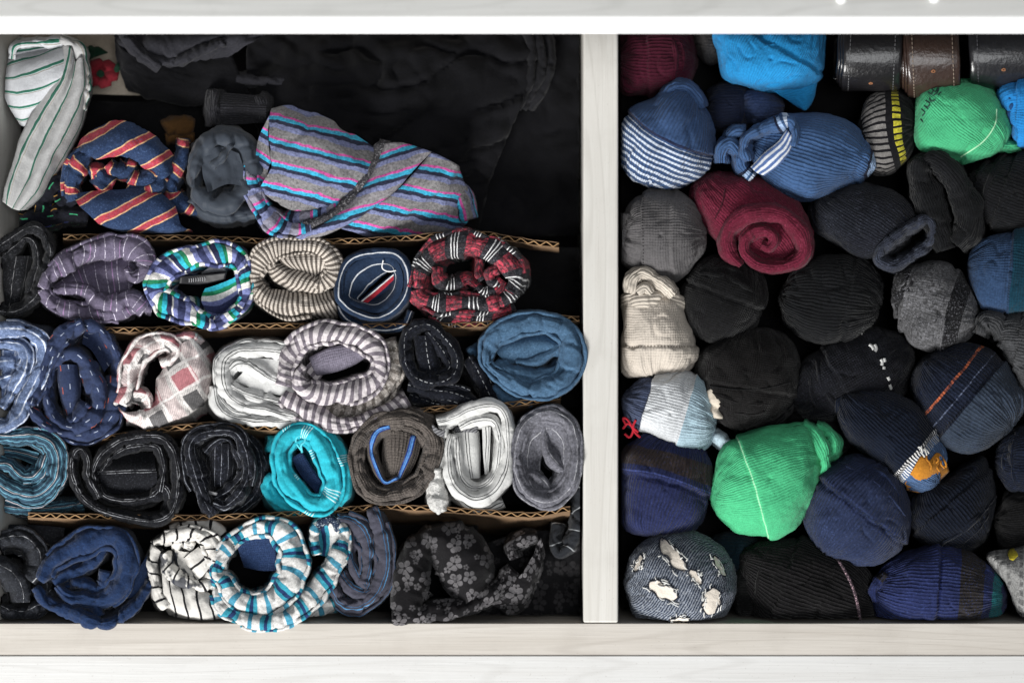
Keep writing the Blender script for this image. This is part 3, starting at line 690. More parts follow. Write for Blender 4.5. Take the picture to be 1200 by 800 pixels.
loft(b, [[(340, 520, -9), (352, 512, -10), (364, 520, -9)], [(343, 530, -14), (354, 522, -14), (366, 535, -14)]], big=.8)
ro = tag(b.build('rolled_boxers', m), 'bright turquoise roll with bundles of fine white lines and a navy waistband inside', 'boxers', GB)
b = MB(); loft(b, [[(341, 536, -10), (352, 556, -14), (366, 572, -16), (376, 584, -18)], [(354, 529, -10), (366, 548, -14), (377, 564, -16), (386, 582, -18)]], big=.6); b.build('waistband', cloth('navy_waistband', '1a2a48', knit=2.4, fleck=('3a4a6a', .4, 2)), ro, solid=2)
b = MB(); tube(b, [(353, 527, -6), (347, 518, -3), (349, 511, -1), (357, 511, -1), (357, 517, -2), (353, 521, -3), (354, 530, -6)], 1.3); b.build('hanging_loop', cloth('turquoise_cord', '4bbcc8'), ro)
# -- brown ribbed with blue stripe
m = cloth('brown_rib_knit', '4e4844', heather=.22, rib=3.4, ribh=.9, fleck=('7b736c', .5, 2.2), knit=3.2)
mb_ = cloth('brown_rib_blue_stripe', '4e4844', [dict(c='v', p=0, s=[(-3.2, -1.7, '1c3272'), (-1.7, 1.5, '4a80c0'), (1.5, 3.0, '1c3272')])], rib=3.4, ribh=.7, wob=.5, fleck=('7b736c', .4, 2.2))
b = MB()
sweep(b, [(418, 546, 7), (420, 521, 7), (432, 503, 8), (455, 492, 9), (485, 493, 9), (506, 510, 9), (508, 531, 9), (498, 556, 11), (480, 574, 10), (452, 582, 8), (431, 574, 9)], closed=True, z=2, d=130, lean=(4, -4))
sweep(b, [(415, 545, -16, 5), (424, 505, -14, 6), (448, 484, -12, 6), (480, 482, -12, 7), (510, 496, -14, 7)], d=100)
sweep(b, [(500, 520, -6, 6), (488, 506, -5, 7), (472, 500, -6, 6), (462, 506, -7, 5)], d=60)
sweep(b, [(504, 540, -6, 6), (492, 562, -6, 6), (470, 570, -7, 6), (448, 570, -8, 5)], d=60)
loft(b, [[(449, 512, -22), (447, 535, -22), (449, 560, -26)], [(456, 505, -9), (458, 532, -8), (458, 562, -14)], [(478, 507, -10), (474, 535, -9), (464, 562, -14)], [(494, 516, -24), (488, 540, -22), (474, 564, -26)]], big=.8)
ro = tag(b.build('rolled_boxers', m), 'brown ribbed roll with a bright blue stripe spiralling into its centre', 'boxers', GB)
b = MB(); sweep(b, [(458, 499, 6), (442, 506, 6), (435, 523, 6), (440, 546, 5), (451, 565, 4), (466, 560, 4)], z=-2, d=60, big=.8, crease=.6); b.build('blue_stripe_fold', mb_, ro)
b = MB(); loft(b, [[(480, 509, -5.6), (474, 532, -4.8), (464, 560, -9)], [(489, 511, -8), (483, 534, -7), (470, 561, -11.5)]], big=.2); b.build('blue_stripe', mb_, ro, solid=1)
# -- white with black lines, fourth row
m = cloth('white_black_lines', 'bcbcba', [dict(c='v', p=17, off=1, s=[(0, .9, '2d2f32'), (3, 3.8, '2d2f32')])], heather=.05, mottle=.06, wob=.8)
b = MB()
sweep(b, [(512, 494, 7), (530, 489, 8), (555, 477, 8), (581, 475, 7), (594, 490, 6), (596, 520, 6), (594, 550, 8), (581, 574, 9), (560, 585, 8), (541, 578, 8), (528, 560, 6), (525, 530, 5), (529, 508, 5)], z=6, d=130, crease=1)
sweep(b, [(538, 500, 5), (558, 491, 6), (578, 492, 6), (586, 510, 5), (584, 545, 6), (572, 566, 6), (554, 572, 6), (541, 560, 5), (536, 535, 4), (535, 512, 4)], z=0, d=80, crease=1)
loft(b, [[(530, 504, -16), (532, 530, -16), (540, 558, -20)], [(534, 505, -9), (536, 530, -8), (543, 560, -12)], [(556, 505, -9), (558, 530, -9), (560, 560, -14)], [(561, 505, -22), (563, 530, -22), (563, 558, -22)]], big=.5)
loft(b, [[(565, 500, -16), (566, 530, -16), (568, 555, -18)], [(575, 500, -12), (574, 530, -13), (572, 558, -16)]], big=.5)
sweep(b, [(520, 500, -8, 5), (519, 530, -8, 5), (514, 548, -6, 6)], d=90)
sweep(b, [(530, 575, -14, 5), (548, 590, -14, 6), (570, 596, -16, 6), (590, 588, -18, 5)], d=90)
ro = tag(b.build('rolled_boxers', m), 'white rolled boxers with fine black lines, standing between the brown ribbed and grey rolls', 'boxers', GB)
b = MB(); sweep(b, [(512, 548, -2, 6), (509, 570, 0, 10), (513, 588, 1, 10), (518, 600, -2, 5)], d=70, di=70, big=1.2, fine=1.4); b.build('terry_cuff', cloth('white_terry', 'c4c3c0', weave=1.0, heather=.2), ro)
b = MB(); loft(b, [[(532, 503, -7), (545, 495, -6), (560, 500, -7)], [(533, 507, -8.4), (545, 506, -7.6), (559, 507, -8.4)]], big=.3); b.build('grey_band', cloth('grey_twill', '6a6a6d', [dict(c=45, p=3, s=[(0, 1.2, '3c3c3f')])]), ro, solid=1)
b = MB(); loft(b, [[(506, 497, 4), (514, 503, 5), (522, 504, 4)], [(508, 505, 0), (514, 510, 1), (520, 512, 0)]], big=.3); b.build('grey_patch', _mats['grey_twill'], ro, solid=1)
# -- grey melange pinstripe
m = cloth('grey_melange', '5b5b62', [dict(c='v', p=21, off=3, s=[(0, .8, 'a8a8ac')], scratch=14)], heather=.3, fleck=('84848e', .5, 2.4), wob=1)
b = MB()
sweep(b, [(605, 545, 6), (608, 516, 6), (620, 494, 7), (643, 484, 7), (664, 493, 7), (674, 516, 7), (673, 550, 7), (663, 574, 9), (640, 587, 9), (616, 574, 8)], closed=True, z=5, d=130, big=1.6, crease=1.4)
loft(b, [[(611, 550, -4), (614, 518, -4), (624, 500, -4), (643, 492, -4), (660, 500, -4), (668, 518, -4), (667, 548, -4), (658, 568, -4), (640, 580, -4), (620, 570, -4)],
         [(618, 548, -10), (620, 522, -9), (630, 508, -8), (643, 500, -5), (654, 508, -8), (661, 522, -9), (660, 545, -9), (652, 560, -9), (640, 571, -9), (625, 562, -9)],
         [(634, 560, -26), (634, 545, -24), (637, 530, -20), (641, 525, -16), (645, 530, -18), (648, 540, -22), (648, 550, -24), (645, 562, -26), (640, 568, -28), (636, 566, -28)]], closed=True, big=1.8, crease=1.6)
sweep(b, [(641, 490, -5, 5), (638, 510, -5, 6), (641, 530, -6, 6), (652, 545, -6, 6), (662, 552, -7, 5)], d=40, crease=.6)
sweep(b, [(612, 556, -7, 6), (625, 556, -6, 7), (636, 565, -7, 6), (642, 578, -7, 5)], d=40)
ro = tag(b.build('rolled_boxers', m), 'grey melange roll with thin white pinstripes and a dark strap hanging beside it', 'boxers', GB)
b = MB(); sweep(b, [(676, 500, -14, 6), (681, 540, -16, 8), (678, 580, -16, 8), (680, 612, -18, 8), (668, 638, -22, 7), (655, 648, -26, 7), (650, 632, -28, 6), (654, 612, -30, 6)], d=40, di=40, lim='L', big=1.2); b.build('strap', cloth('dark_strap', '1e2024', [dict(c='u', p=24, s=[(0, 1.2, '7f8285')])]), ro)
# ---------------------------------------------------------------- front row, left compartment
# -- charcoal pinstripe
m = cloth('charcoal_pinstripe', '1f2126', [dict(c='v', p=26, off=4, s=[(0, .9, '8f9093')], scratch=12)], heather=.25, fleck=('474a52', .5, 2.4))
b = MB()
sweep(b, [(-14, 640, 11), (8, 632, 13), (28, 632, 13), (42, 645, 12), (44, 664, 11), (34, 680, 10)], z=-8, d=100)
sweep(b, [(-14, 660, -4, 10), (6, 668, -2, 14), (22, 686, -2, 15), (24, 706, -6, 11)], d=80)
sweep(b, [(-14, 705, -10, 8), (10, 716, -10, 9), (34, 717, -10, 9), (54, 706, -12, 8), (62, 690, -14, 7)], d=100)
sweep(b, [(44, 668, -10, 7), (52, 684, -10, 8), (50, 700, -12, 7)], d=60)
loft(b, [[(-10, 618, -40), (30, 614, -40), (76, 618, -44)], [(-10, 632, -30), (30, 630, -32), (72, 646, -40)], [(30, 656, -38), (50, 650, -40), (66, 670, -46)]], big=3)
tag(b.build('rolled_boxers', m), 'charcoal rolled boxers with sparse white pinstripes in the front left corner', 'boxers', GB)
# -- navy fleece
m = cloth('navy_fleece', '142747', heather=.16, fleck=('2a4470', .3, 2.4), mottle=.1, sheen=.12, weave=.5)
b = MB()
sweep(b, [(46, 680, 6), (62, 657, 12), (88, 640, 15), (115, 630, 14), (136, 631, 12), (148, 646, 13), (148, 668, 14), (138, 690, 13), (120, 702, 12), (98, 703, 10), (78, 698, 8), (66, 686, 6)], z=4, d=130, big=2.4, crease=1.2, lean=(10, -2))
sweep(b, [(40, 688, 0, 5), (56, 706, 4, 7), (82, 717, 6, 9), (104, 727, 8, 9), (124, 731, 8, 6), (146, 720, 4, 6), (165, 702, -2, 6), (178, 682, -10, 6)], d=130, lean=(0, -10), big=1.6)
sweep(b, [(62, 682, -6, 7), (78, 672, -6, 8), (98, 664, -7, 8), (112, 654, -8, 7), (122, 642, -10, 6)], d=60)
sweep(b, [(70, 692, -7, 6), (88, 684, -6, 6), (100, 684, -6, 6), (112, 690, -6, 6), (122, 684, -6, 7), (126, 668, -6, 7)], d=60)
sweep(b, [(95, 702, -4, 8), (110, 710, -2, 8), (118, 722, 2, 6)], d=60)
loft(b, [[(146, 690, -10), (160, 670, -16), (172, 650, -26)], [(150, 702, -18), (166, 690, -24), (180, 668, -34)]], big=1.5)
tag(b.build('rolled_boxers', m), 'plain navy fleece roll bulging over the front edge of the drawer', 'boxers', GB)
# -- white with black stripes and dark print
def blotch(T, u, v, ob, c):
    k = T.rmap(T.noise(ob, 1/U/26, 3, 0.65), 0.50, 0.57, 0, 0.92)
    return T.mix(k, c, hx('2a2d36'))
m = cloth('white_black_stripe', 'bdbab5', [dict(c='u', p=17, off=2, s=[(0, 2.8, '1b1b1e')])], heather=.05, wob=2.2)
m2 = cloth('white_black_print', 'c8c5bf', [dict(c='u', p=17, s=[(0, 2.6, '1b1b1e')])], heather=.08, wob=3, extra=blotch)
b = MB()
sweep(b, [(184, 640, 6), (178, 655, 5), (180, 675, 5), (186, 695, 6), (196, 712, 7)], z=0, d=110)
sweep(b, [(178, 637, 0, 4), (196, 629, 2, 6), (218, 623, 2, 6), (236, 626, 2, 8), (250, 640, 2, 11), (253, 660, 0, 12), (250, 680, -4, 11)], d=120)
sweep(b, [(200, 622, -12, 5), (225, 614, -12, 6), (250, 618, -12, 7), (264, 634, -14, 7)], d=110)
loft(b, [[(232, 640, -8), (244, 652, -6), (244, 668, -8)], [(222, 648, -8), (228, 662, -4), (240, 674, -8)], [(214, 654, -14), (222, 666, -10), (232, 680, -12)]], crease=1.2, cl=9)
ro = tag(b.build('rolled_boxers', m), 'crumpled white rolled boxers with thin black stripes and a dark blotchy print', 'boxers', GB)
b = MB()
loft(b, [[(190, 652, -8), (198, 668, -6), (214, 684, -6), (236, 690, -8), (258, 700, -12)], [(190, 680, -3), (200, 692, 0), (218, 700, 0), (240, 706, -2), (256, 712, -8)], [(192, 704, -6), (208, 716, -5), (226, 724, -5), (244, 726, -7), (262, 722, -14)], [(196, 716, -40), (210, 726, -40), (226, 730, -40), (244, 731, -40), (262, 728, -44)]], crease=2, cl=12)
b.build('bunched_hem', m, ro, solid=1)
b = MB()
sweep(b, [(192, 646, -4, 7), (196, 664, -2, 8), (208, 678, -2, 8), (226, 686, -3, 8), (250, 684, -5, 7)], d=60)
sweep(b, [(200, 640, -8, 6), (214, 634, -7, 6), (228, 640, -7, 5)], d=50)
loft(b, [[(204, 642, -14), (214, 646, -12), (226, 646, -14)], [(206, 658, -14), (216, 660, -12), (224, 660, -14)], [(212, 670, -14), (222, 674, -12), (232, 676, -14)]])
b.build('printed_fold', m2, ro)
# -- aqua stripes
m = cloth('aqua_white_stripes', 'b9b8b6', [dict(c='u', p=44, s=[(0, 5, '268094'), (5, 9.5, '1c2f55'), (9.5, 13.5, '268094'), (26, 32, '3a7f98')])], heather=.2, wob=2.4)
b = MB()
sweep(b, [(254, 672, 6), (259, 650, 7), (278, 628, 8), (303, 617, 9), (326, 620, 12), (342, 640, 17), (345, 664, 19), (336, 688, 17), (316, 706, 14), (292, 709, 13), (272, 698, 12), (263, 680, 9)], z=4, closed=True, d=120, big=2.2)
sweep(b, [(250, 676, -2, 4), (256, 704, 0, 6), (276, 722, 4, 8), (304, 730, 8, 8), (334, 726, 8, 9), (358, 708, 8, 11), (378, 684, 8, 13), (394, 658, 6, 11), (404, 632, 2, 7), (399, 614, -2, 6), (386, 607, -4, 6), (373, 613, -4, 6), (367, 630, -6, 5), (371, 650, -8, 5)], d=120, di=80, big=2)
sweep(b, [(345, 716, -18, 6), (372, 716, -18, 8), (398, 704, -20, 8)], d=100)
loft(b, [[(370, 618, -12), (386, 612, -10), (398, 622, -10)], [(374, 634, -24), (386, 632, -24), (396, 636, -20)], [(374, 650, -30), (384, 652, -30), (392, 652, -26)]])
ro = tag(b.build('rolled_boxers', m), 'aqua and white striped boxers rolled in a double loop, resting on the front edge', 'boxers', GB)
b = MB(); loft(b, [[(276, 634, -12), (296, 626, -14), (320, 628, -12)], [(282, 652, -22), (302, 650, -22), (324, 650, -20)], [(286, 664, -26), (306, 668, -26), (326, 668, -24)]], big=.8); b.build('waistband', cloth('navy_waistband', '1a2a48', knit=2.4), ro, solid=2)
b = MB(); sweep(b, [(370, 618, 0, 4), (380, 608, 0, 5), (392, 608, 0, 5), (400, 620, 0, 4)], z=-2, d=20, h=4, fine=1.6); b.build('frayed_seam', cloth('navy_marl', '1d2b44', fleck=('b8c4cc', .9, 3), weave=1.2), ro)
# -- slate with blue stripes
m = cloth('slate_blue_lines', '3b3b46', [dict(c='v', p=22, off=6, s=[(0, 1.1, '447aa4'), (4, 4.7, '2f5f88')])], heather=.12, wob=.8)
b = MB()
sweep(b, [(394, 607, 6), (414, 612, 10), (428, 630, 11), (432, 655, 9), (428, 684, 7)], z=-2, d=110)
sweep(b, [(436, 594, -2, 5), (444, 612, 0, 9), (450, 640, 0, 12), (450, 670, -2, 13), (438, 696, -4, 12), (418, 710, -6, 11), (398, 704, -8, 9), (390, 688, -10, 7)], d=120)
sweep(b, [(408, 648, -10, 6), (414, 664, -10, 7), (422, 680, -8, 7), (430, 690, -8, 6)], d=70)
sweep(b, [(398, 672, -10, 6), (412, 690, -9, 7), (430, 694, -9, 6), (440, 680, -9, 6)], d=70)
loft(b, [[(396, 612, -20), (410, 622, -18), (420, 640, -18)], [(394, 630, -22), (404, 640, -20), (412, 656, -20)], [(396, 650, -26), (402, 660, -26), (410, 672, -26)]], big=2)
tag(b.build('rolled_boxers', m), 'slate rolled boxers with thin bright blue lines, between the aqua loop and the floral roll', 'boxers', GB)
# -- floral
def flowers(T, u, v, ob, c):
    cmb = T.n('ShaderNodeCombineXYZ'); T.link(u, cmb.inputs[0]); T.link(v, cmb.inputs[1])
    out = c
    for per, off, R, col1, thr in ((21.0, 0, .44, '424143', 0.15), (12.0, 31.7, .38, '302f31', .5)):
        vec = T.n('ShaderNodeVectorMath', operation='MULTIPLY_ADD'); T.link(cmb.outputs[0], vec.inputs[0])
        vec.inputs[1].default_value = (1/per,)*3; vec.inputs[2].default_value = (off, off, 0)
        vo = T.n('ShaderNodeTexVoronoi', voronoi_dimensions='2D'); vo.inputs['Scale'].default_value = 1; vo.inputs['Randomness'].default_value = .55
        T.link(vec.outputs[0], vo.inputs['Vector'])
        df = T.n('ShaderNodeVectorMath', operation='SUBTRACT'); T.link(vec.outputs[0], df.inputs[0]); T.link(vo.outputs['Position'], df.inputs[1])
        s = T.n('ShaderNodeSeparateXYZ'); T.link(df.outputs[0], s.inputs[0])
        rc = T.n('ShaderNodeSeparateColor'); T.link(vo.outputs['Color'], rc.inputs[0])
        ang = T.math('ADD', T.math('ARCTAN2', s.outputs[1], s.outputs[0]), T.math('MULTIPLY', rc.outputs[0], 6.3))
        pet = T.math('ABSOLUTE', T.math('COSINE', T.math('MULTIPLY', ang, 2.5)))
        rad = T.math('MULTIPLY', T.math('ADD', 0.62, T.math('MULTIPLY', pet, 0.38)), T.math('MULTIPLY', T.math('ADD', T.math('MULTIPLY', rc.outputs[1], .35), .75), R))
        d = vo.outputs['Distance']
        mask = T.math('LESS_THAN', d, rad)
        mask = T.math('MULTIPLY', mask, T.math('GREATER_THAN', rc.outputs[2], thr))
        ring = T.math('MULTIPLY', T.math('GREATER_THAN', d, .085), 1.0)
        ring = T.math('MULTIPLY', ring, T.math('GREATER_THAN', T.math('ADD', pet, T.math('MULTIPLY', d, -.2)), .18))
        mask = T.math('MULTIPLY', mask, ring)
        shade = T.mix(rc.outputs[0], hx(col1), hx('565456'))
        out = T.mix(mask, out, shade)
    return out
m = cloth('black_floral', '121113', heather=.18, extra=flowers, wob=1.2, mottle=.1)
b = MB()
loft(b, [[(495, 646, -30), (504, 660, -30), (514, 678, -30), (520, 692, -30), (534, 706, -26)], [(498, 639, -10), (510, 650, -8), (522, 667, -7), (530, 686, -8), (544, 708, -10)], [(502, 629, 5), (523, 637, 12), (541, 653, 14), (549, 677, 12), (555, 700, 2)], [(500, 619, -6), (530, 615, -4), (557, 628, -3), (572, 656, -4), (572, 686, -12)], [(497, 615, -60), (532, 611, -60), (562, 624, -60), (580, 655, -60), (578, 694, -60)]], big=2.4, crease=2.4, planar=0)
loft(b, [[(455, 708, -55), (458, 670, -55), (473, 634, -55), (500, 613, -55)], [(457, 712, 2), (462, 672, -3), (478, 640, -4), (502, 620, -6)], [(470, 720, 13), (479, 684, 12), (489, 655, 8), (504, 632, 4)], [(490, 722, 8), (498, 690, 3), (502, 664, -3), (507, 643, -10)], [(497, 704, -24), (503, 690, -28), (505, 670, -32), (509, 650, -36)]], big=2.2, crease=2.2, planar=20)
sweep(b, [(459, 722, 9, 8), (486, 722, 9, 11), (520, 717, 5, 12), (552, 707, -6, 11), (582, 692, -6, 10), (604, 668, -10, 9)], d=120, big=2, soft=2, layers=False)
loft(b, [[(570, 704, -14), (596, 690, -10), (618, 662, -10), (634, 630, -14)], [(588, 716, -22), (612, 700, -16), (630, 668, -16), (637, 640, -18)], [(600, 724, -50), (622, 706, -40), (634, 674, -36), (638, 650, -34)]], crease=2.4, cl=12, big=2)
sweep(b, [(602, 655, -10, 6), (598, 640, -14, 7), (610, 632, -14, 8), (630, 628, -16, 6)], d=60)
sweep(b, [(492, 700, -6, 7), (500, 690, -8, 6)], d=60)
tag(b.build('rolled_boxers', m), 'black rolled boxers printed with grey flowers, trailing towards the divider', 'boxers', GB)
# -- floral garment lying low, and black sheets added as shade in the gaps
m = cloth('gap_shade_black', '08080a', heather=.2, mottle=.2)
def heap(label, rows, z, mat=m, cat='garment', name='dark_garment_or_fill', big=6, crease=4, lim='L', grp=None):
    b = MB(); loft(b, rows, z=z, big=big, crease=crease, cl=26, lim=lim, step=4, n=70, m=46)
    return tag(b.build(name, mat, solid=2), label, cat, grp)
mfl = cloth('black_faint_floral', '121214', heather=.18, extra=lambda T, u, v, ob, c: T.mix(0.22, c, flowers(T, u, v, ob, c)))
heap('black garment with a faint flower print crumpled in the front right corner by the divider', [[(560, 640), (620, 622), (690, 625)], [(565, 690), (630, 680), (690, 680)], [(560, 728), (630, 730), (690, 730)]], -52, mfl)
heap('added black sheet for the shade under the front row of rolls', [[(0, 620), (300, 615), (560, 615)], [(0, 670), (280, 670), (560, 670)], [(0, 730), (280, 735), (570, 735)]], -85)
heap('added black sheet for the shade under the fourth row between two cardboard strips', [[(-4, 515), (340, 510), (690, 490)], [(-4, 555), (340, 550), (690, 545)], [(-4, 596), (340, 590), (690, 590)]], -85)
heap('added black sheet for the shade under the third row of rolls', [[(-4, 392), (340, 390), (690, 380)], [(-4, 440), (340, 440), (690, 430)], [(-4, 505), (340, 495), (690, 475)]], -85)
heap('added black sheet for the shade under the second row of rolls', [[(-4, 290), (340, 290), (690, 290)], [(-4, 330), (340, 330), (690, 330)], [(-4, 380), (340, 378), (690, 370)]], -70)
# ---------------------------------------------------------------- back of the left compartment
# -- white shirt with green stripes
mg = cloth('white_green_stripe', 'b4b6ba', [dict(c='v', p=22, off=2, s=[(0, 2.8, '28614f'), (4.4, 5.3, '8a8578'), (2.8, 3.4, '3b7f6c')])], heather=.05, mottle=.06, wob=1)
mgd = _mats['white_green_stripe']
b = MB()
loft(b, [[(9, 70, -40), (18, 62, -34), (45, 58, -28), (80, 46, -28)], [(4, 85, -30), (18, 82, -14), (50, 70, -8), (86, 56, -12)], [(3, 100, -26), (22, 100, -6), (55, 92, 0), (84, 78, -4)], [(6, 116, -26), (24, 118, -6), (48, 112, -1), (70, 100, -6)], [(14, 132, -30), (26, 134, -14), (40, 130, -10), (54, 122, -14)], [(24, 146, -44), (28, 148, -34), (34, 146, -30), (42, 138, -28)]], big=1.6)
sweep(b, [(14, 70, -20, 4), (18, 54, -16, 5), (45, 50, -14, 5), (75, 48, -14, 5)], d=50)
loft(b, [[(12, 66, -20), (40, 60, -20), (76, 54, -16)], [(16, 55, -26), (44, 54, -26), (74, 50, -22)]], big=1)
ro = tag(b.build('striped_shirt', mgd), 'twisted white shirt with dark green stripes standing in the back left corner', 'shirt')
b = MB()
loft(b, [[(74, 52, -14), (62, 92, -10), (42, 124, -8), (24, 162, -8), (10, 205, -10), (3, 236, -14)], [(84, 56, -6), (76, 92, 0), (54, 128, 2), (32, 168, 2), (16, 208, 0), (8, 240, -6)], [(88, 72, -12), (82, 100, -10), (62, 140, -8), (44, 176, -8), (30, 214, -8), (14, 244, -12)], [(94, 66, -4), (92, 100, 0), (76, 140, 2), (56, 180, 2), (38, 218, 0), (20, 246, -6)], [(100, 74, -10), (100, 108, -10), (88, 146, -12), (66, 186, -12), (48, 222, -12), (26, 246, -14)], [(103, 84, -30), (104, 116, -30), (96, 150, -40), (76, 190, -40), (56, 226, -40), (34, 246, -40)]], big=1.6, crease=.9, cl=26)
sweep(b, [(70, 46, -8, 5), (88, 54, -6, 6), (98, 76, -8, 6), (100, 104, -10, 6), (94, 128, -16, 6)], d=80)
b.build('twisted_tail', cloth('white_green_shaded', '9b9b9b', [dict(c='v', p=21, off=8, s=[(0, 2.6, '2a5a4b'), (4.2, 5, '8a8578')])], heather=.05, mottle=.06, wob=1), ro, solid=1.5)  # base greyed: shade on the tail is put into its colour
# -- navy red yellow roll
m = cloth('navy_red_cream_stripes', '22324f', [dict(c='u', p=31, s=[(0, 1.4, 'c79c70'), (1.4, 8.0, '9c3440'), (8.0, 9.4, 'c79c70')])], heather=.22, fleck=('4a5f84', .5, 2.4), wob=1.6)
b = MB()
loft(b, [[(88, 172, -22), (100, 158, -16), (120, 146, -12), (145, 142, -12), (172, 152, -16), (196, 172, -24), (210, 196, -34)], [(94, 178, -2), (106, 168, 3), (124, 158, 6), (146, 155, 7), (170, 164, 5), (190, 182, 0), (202, 204, -10)], [(104, 182, 0), (112, 178, 4), (126, 172, 8), (146, 170, 9), (166, 178, 7), (182, 194, 2), (190, 210, -6)], [(112, 186, -14), (118, 186, -8), (130, 184, -4), (146, 184, -4), (160, 190, -6), (170, 202, -10), (174, 212, -14)]], big=2, crease=2.4, planar=-62)
sweep(b, [(112, 174, -6, 6), (98, 182, -4, 9), (88, 198, -4, 11), (82, 218, -4, 10), (86, 236, -6, 9)], z=2, d=120, big=2, u0=4)
sweep(b, [(186, 196, -4, 8), (178, 206, -2, 10), (164, 212, -2, 9), (152, 206, -4, 6)], d=90)
sweep(b, [(192, 206, -6, 9), (184, 218, -4, 10), (168, 224, -6, 9), (148, 220, -8, 7)], d=90, u0=10)
loft(b, [[(84, 226, -8), (104, 224, -8), (130, 222, -10), (160, 220, -10), (184, 222, -12), (204, 240, -20)], [(92, 240, 0), (112, 238, 3), (138, 234, 4), (166, 232, 3), (190, 238, -2), (208, 252, -14)], [(104, 252, 0), (124, 256, 3), (148, 256, 4), (172, 255, 2), (196, 258, -4), (212, 264, -18)], [(116, 262, -14), (134, 269, -12), (156, 272, -12), (180, 272, -14), (204, 271, -18), (224, 270, -28)], [(118, 262, -50), (134, 270, -50), (156, 273, -50), (180, 273, -50), (206, 272, -50), (226, 271, -50)]], big=2, planar=-62)
sweep(b, [(104, 204, -12, 6), (114, 200, -10, 9), (122, 210, -12, 8), (134, 216, -12, 7)], d=60)
sweep(b, [(126, 192, -6, 6), (136, 200, -4, 8), (150, 198, -4, 8), (156, 188, -6, 6)], d=60)
sweep(b, [(214, 162, -20, 5), (212, 185, -16, 6), (202, 210, -14, 7), (200, 228, -16, 7), (214, 240, -22, 8), (238, 250, -28, 7)], d=80)
tag(b.build('rolled_boxers', m), 'navy boxers with red and cream diagonal stripes, loosely rolled at the back', 'boxers')
# -- slate satin
m = cloth('slate_satin', '343a43', heather=.05, mottle=.1, rough=.55, weave=.08, sheen=.1)
b = MB()
sweep(b, [(227, 210, 8), (230, 186, 10), (245, 168, 12), (268, 160, 11), (288, 172, 11), (294, 200, 12), (280, 230, 13), (252, 240, 12), (232, 228, 9)], z=-2, closed=True, d=100, crease=4.2, cl=22, big=3.2, layers=False, ply=1)
loft(b, [[(236, 184, -6), (256, 172, -6), (280, 180, -8)], [(238, 206, -10), (262, 198, -6), (286, 200, -8)], [(244, 226, -6), (266, 216, -4), (284, 218, -6)]], crease=4, cl=13, big=3)
sweep(b, [(224, 232, -16, 6), (244, 250, -14, 9), (272, 254, -14, 9), (300, 248, -16, 8)], d=90)
sweep(b, [(248, 196, -3, 4), (262, 184, -1, 5), (272, 170, -2, 5)], d=20, h=4)
tag(b.build('rolled_boxers', m), 'plain slate grey satin roll between the navy red striped and the multicolour striped boxers', 'boxers')
# -- big multicolour striped boxers
mL = [dict(c='v', p=26, s=[(0, 2.6, 'b2478a'), (2.6, 7, '2a93b4'), (7, 11, '25293c'), (11, 16, '656b8c')])]
m = cloth('multi_stripe', '6e6c6d', mL, heather=.34, hs=3.0, wob=2, mottle=.08)
b = MB()
loft(b, [[(318, 128, -10), (345, 124, -8), (375, 134, -10), (405, 152, -12), (444, 176, -14)], [(315, 150, 6), (345, 145, 16), (378, 154, 18), (408, 172, 14), (436, 194, 2)], [(317, 176, 10), (348, 172, 25), (380, 182, 27), (406, 198, 20), (424, 214, 2)], [(318, 196, 8), (346, 200, 21), (374, 210, 21), (394, 220, 12), (412, 230, -4)], [(308, 214, 0), (336, 226, 4), (358, 232, 4), (376, 236, 0), (396, 242, -8)], [(304, 222, -8), (328, 240, -6), (348, 248, -6), (366, 248, -8), (384, 250, -16)]], big=2.4, crease=2.6, cl=30, planar=-14)
loft(b, [[(316, 134, 0), (304, 160, -4), (298, 190, -6), (292, 215, -8)], [(314, 160, -6), (306, 180, -10), (304, 200, -12), (304, 222, -10)], [(318, 190, -8), (314, 200, -14), (312, 210, -14), (312, 226, -12)]], planar=-30)
ro = tag(b.build('striped_boxers', m), 'large boxers in grey, turquoise, pink and navy stripes lying rolled across the back', 'boxers')
# lower curl
mc = cloth('multi_stripe_u', '767482', [dict(c='u', p=31, s=[(0, 3, 'b2478a'), (3, 8, '2a93b4'), (8, 13, '25293c'), (13, 20, '70769a')])], heather=.3, hs=3.4, wob=1.6)
b = MB()
sweep(b, [(300, 176, -8, 6), (294, 200, -4, 8), (296, 222, -2, 10), (306, 244, 0, 11), (322, 262, 2, 11), (344, 270, 4, 9), (366, 266, 4, 8)], d=100, big=1.8)
sweep(b, [(334, 262, -6, 7), (350, 256, -6, 7), (366, 252, -6, 7), (384, 246, -4, 8), (402, 236, -2, 8), (416, 226, 0, 7)], d=70)
b.build('rolled_edge', mc, ro)
# right face
mr_ = cloth('multi_stripe_right', '787578', [dict(c='v', p=26, off=4, s=[(0, 2.6, 'b2478a'), (2.6, 7, '2a93b4'), (7, 11, '25293c'), (11, 16, '6a7094')])], heather=.34, hs=3.0, wob=2)
b = MB()
loft(b, [[(452, 168, 4), (442, 192, 6), (430, 214, 8), (408, 240, 6), (380, 262, 4), (346, 278, 0)], [(474, 168, 8), (464, 192, 18), (448, 216, 20), (420, 242, 16), (388, 264, 8), (352, 280, -2)], [(506, 178, 2), (484, 200, 6), (464, 222, 6), (434, 246, 4), (398, 268, 0), (360, 282, -10)]], big=1, planar=18)
b.build('right_panel', mr_, ro, solid=1.5)
b = MB()
loft(b, [[(506, 178, 2), (486, 202, 4), (464, 224, 2), (430, 248, -4), (400, 268, -14)], [(534, 192, 2), (516, 212, 6), (498, 226, 3), (456, 254, -6), (420, 274, -18)], [(538, 200, -24), (530, 226, -26), (508, 246, -26), (470, 268, -30), (430, 278, -40)], [(552, 232, -50), (550, 255, -50), (535, 270, -50), (480, 280, -52), (440, 284, -60)]], big=2, crease=2, planar=-10)
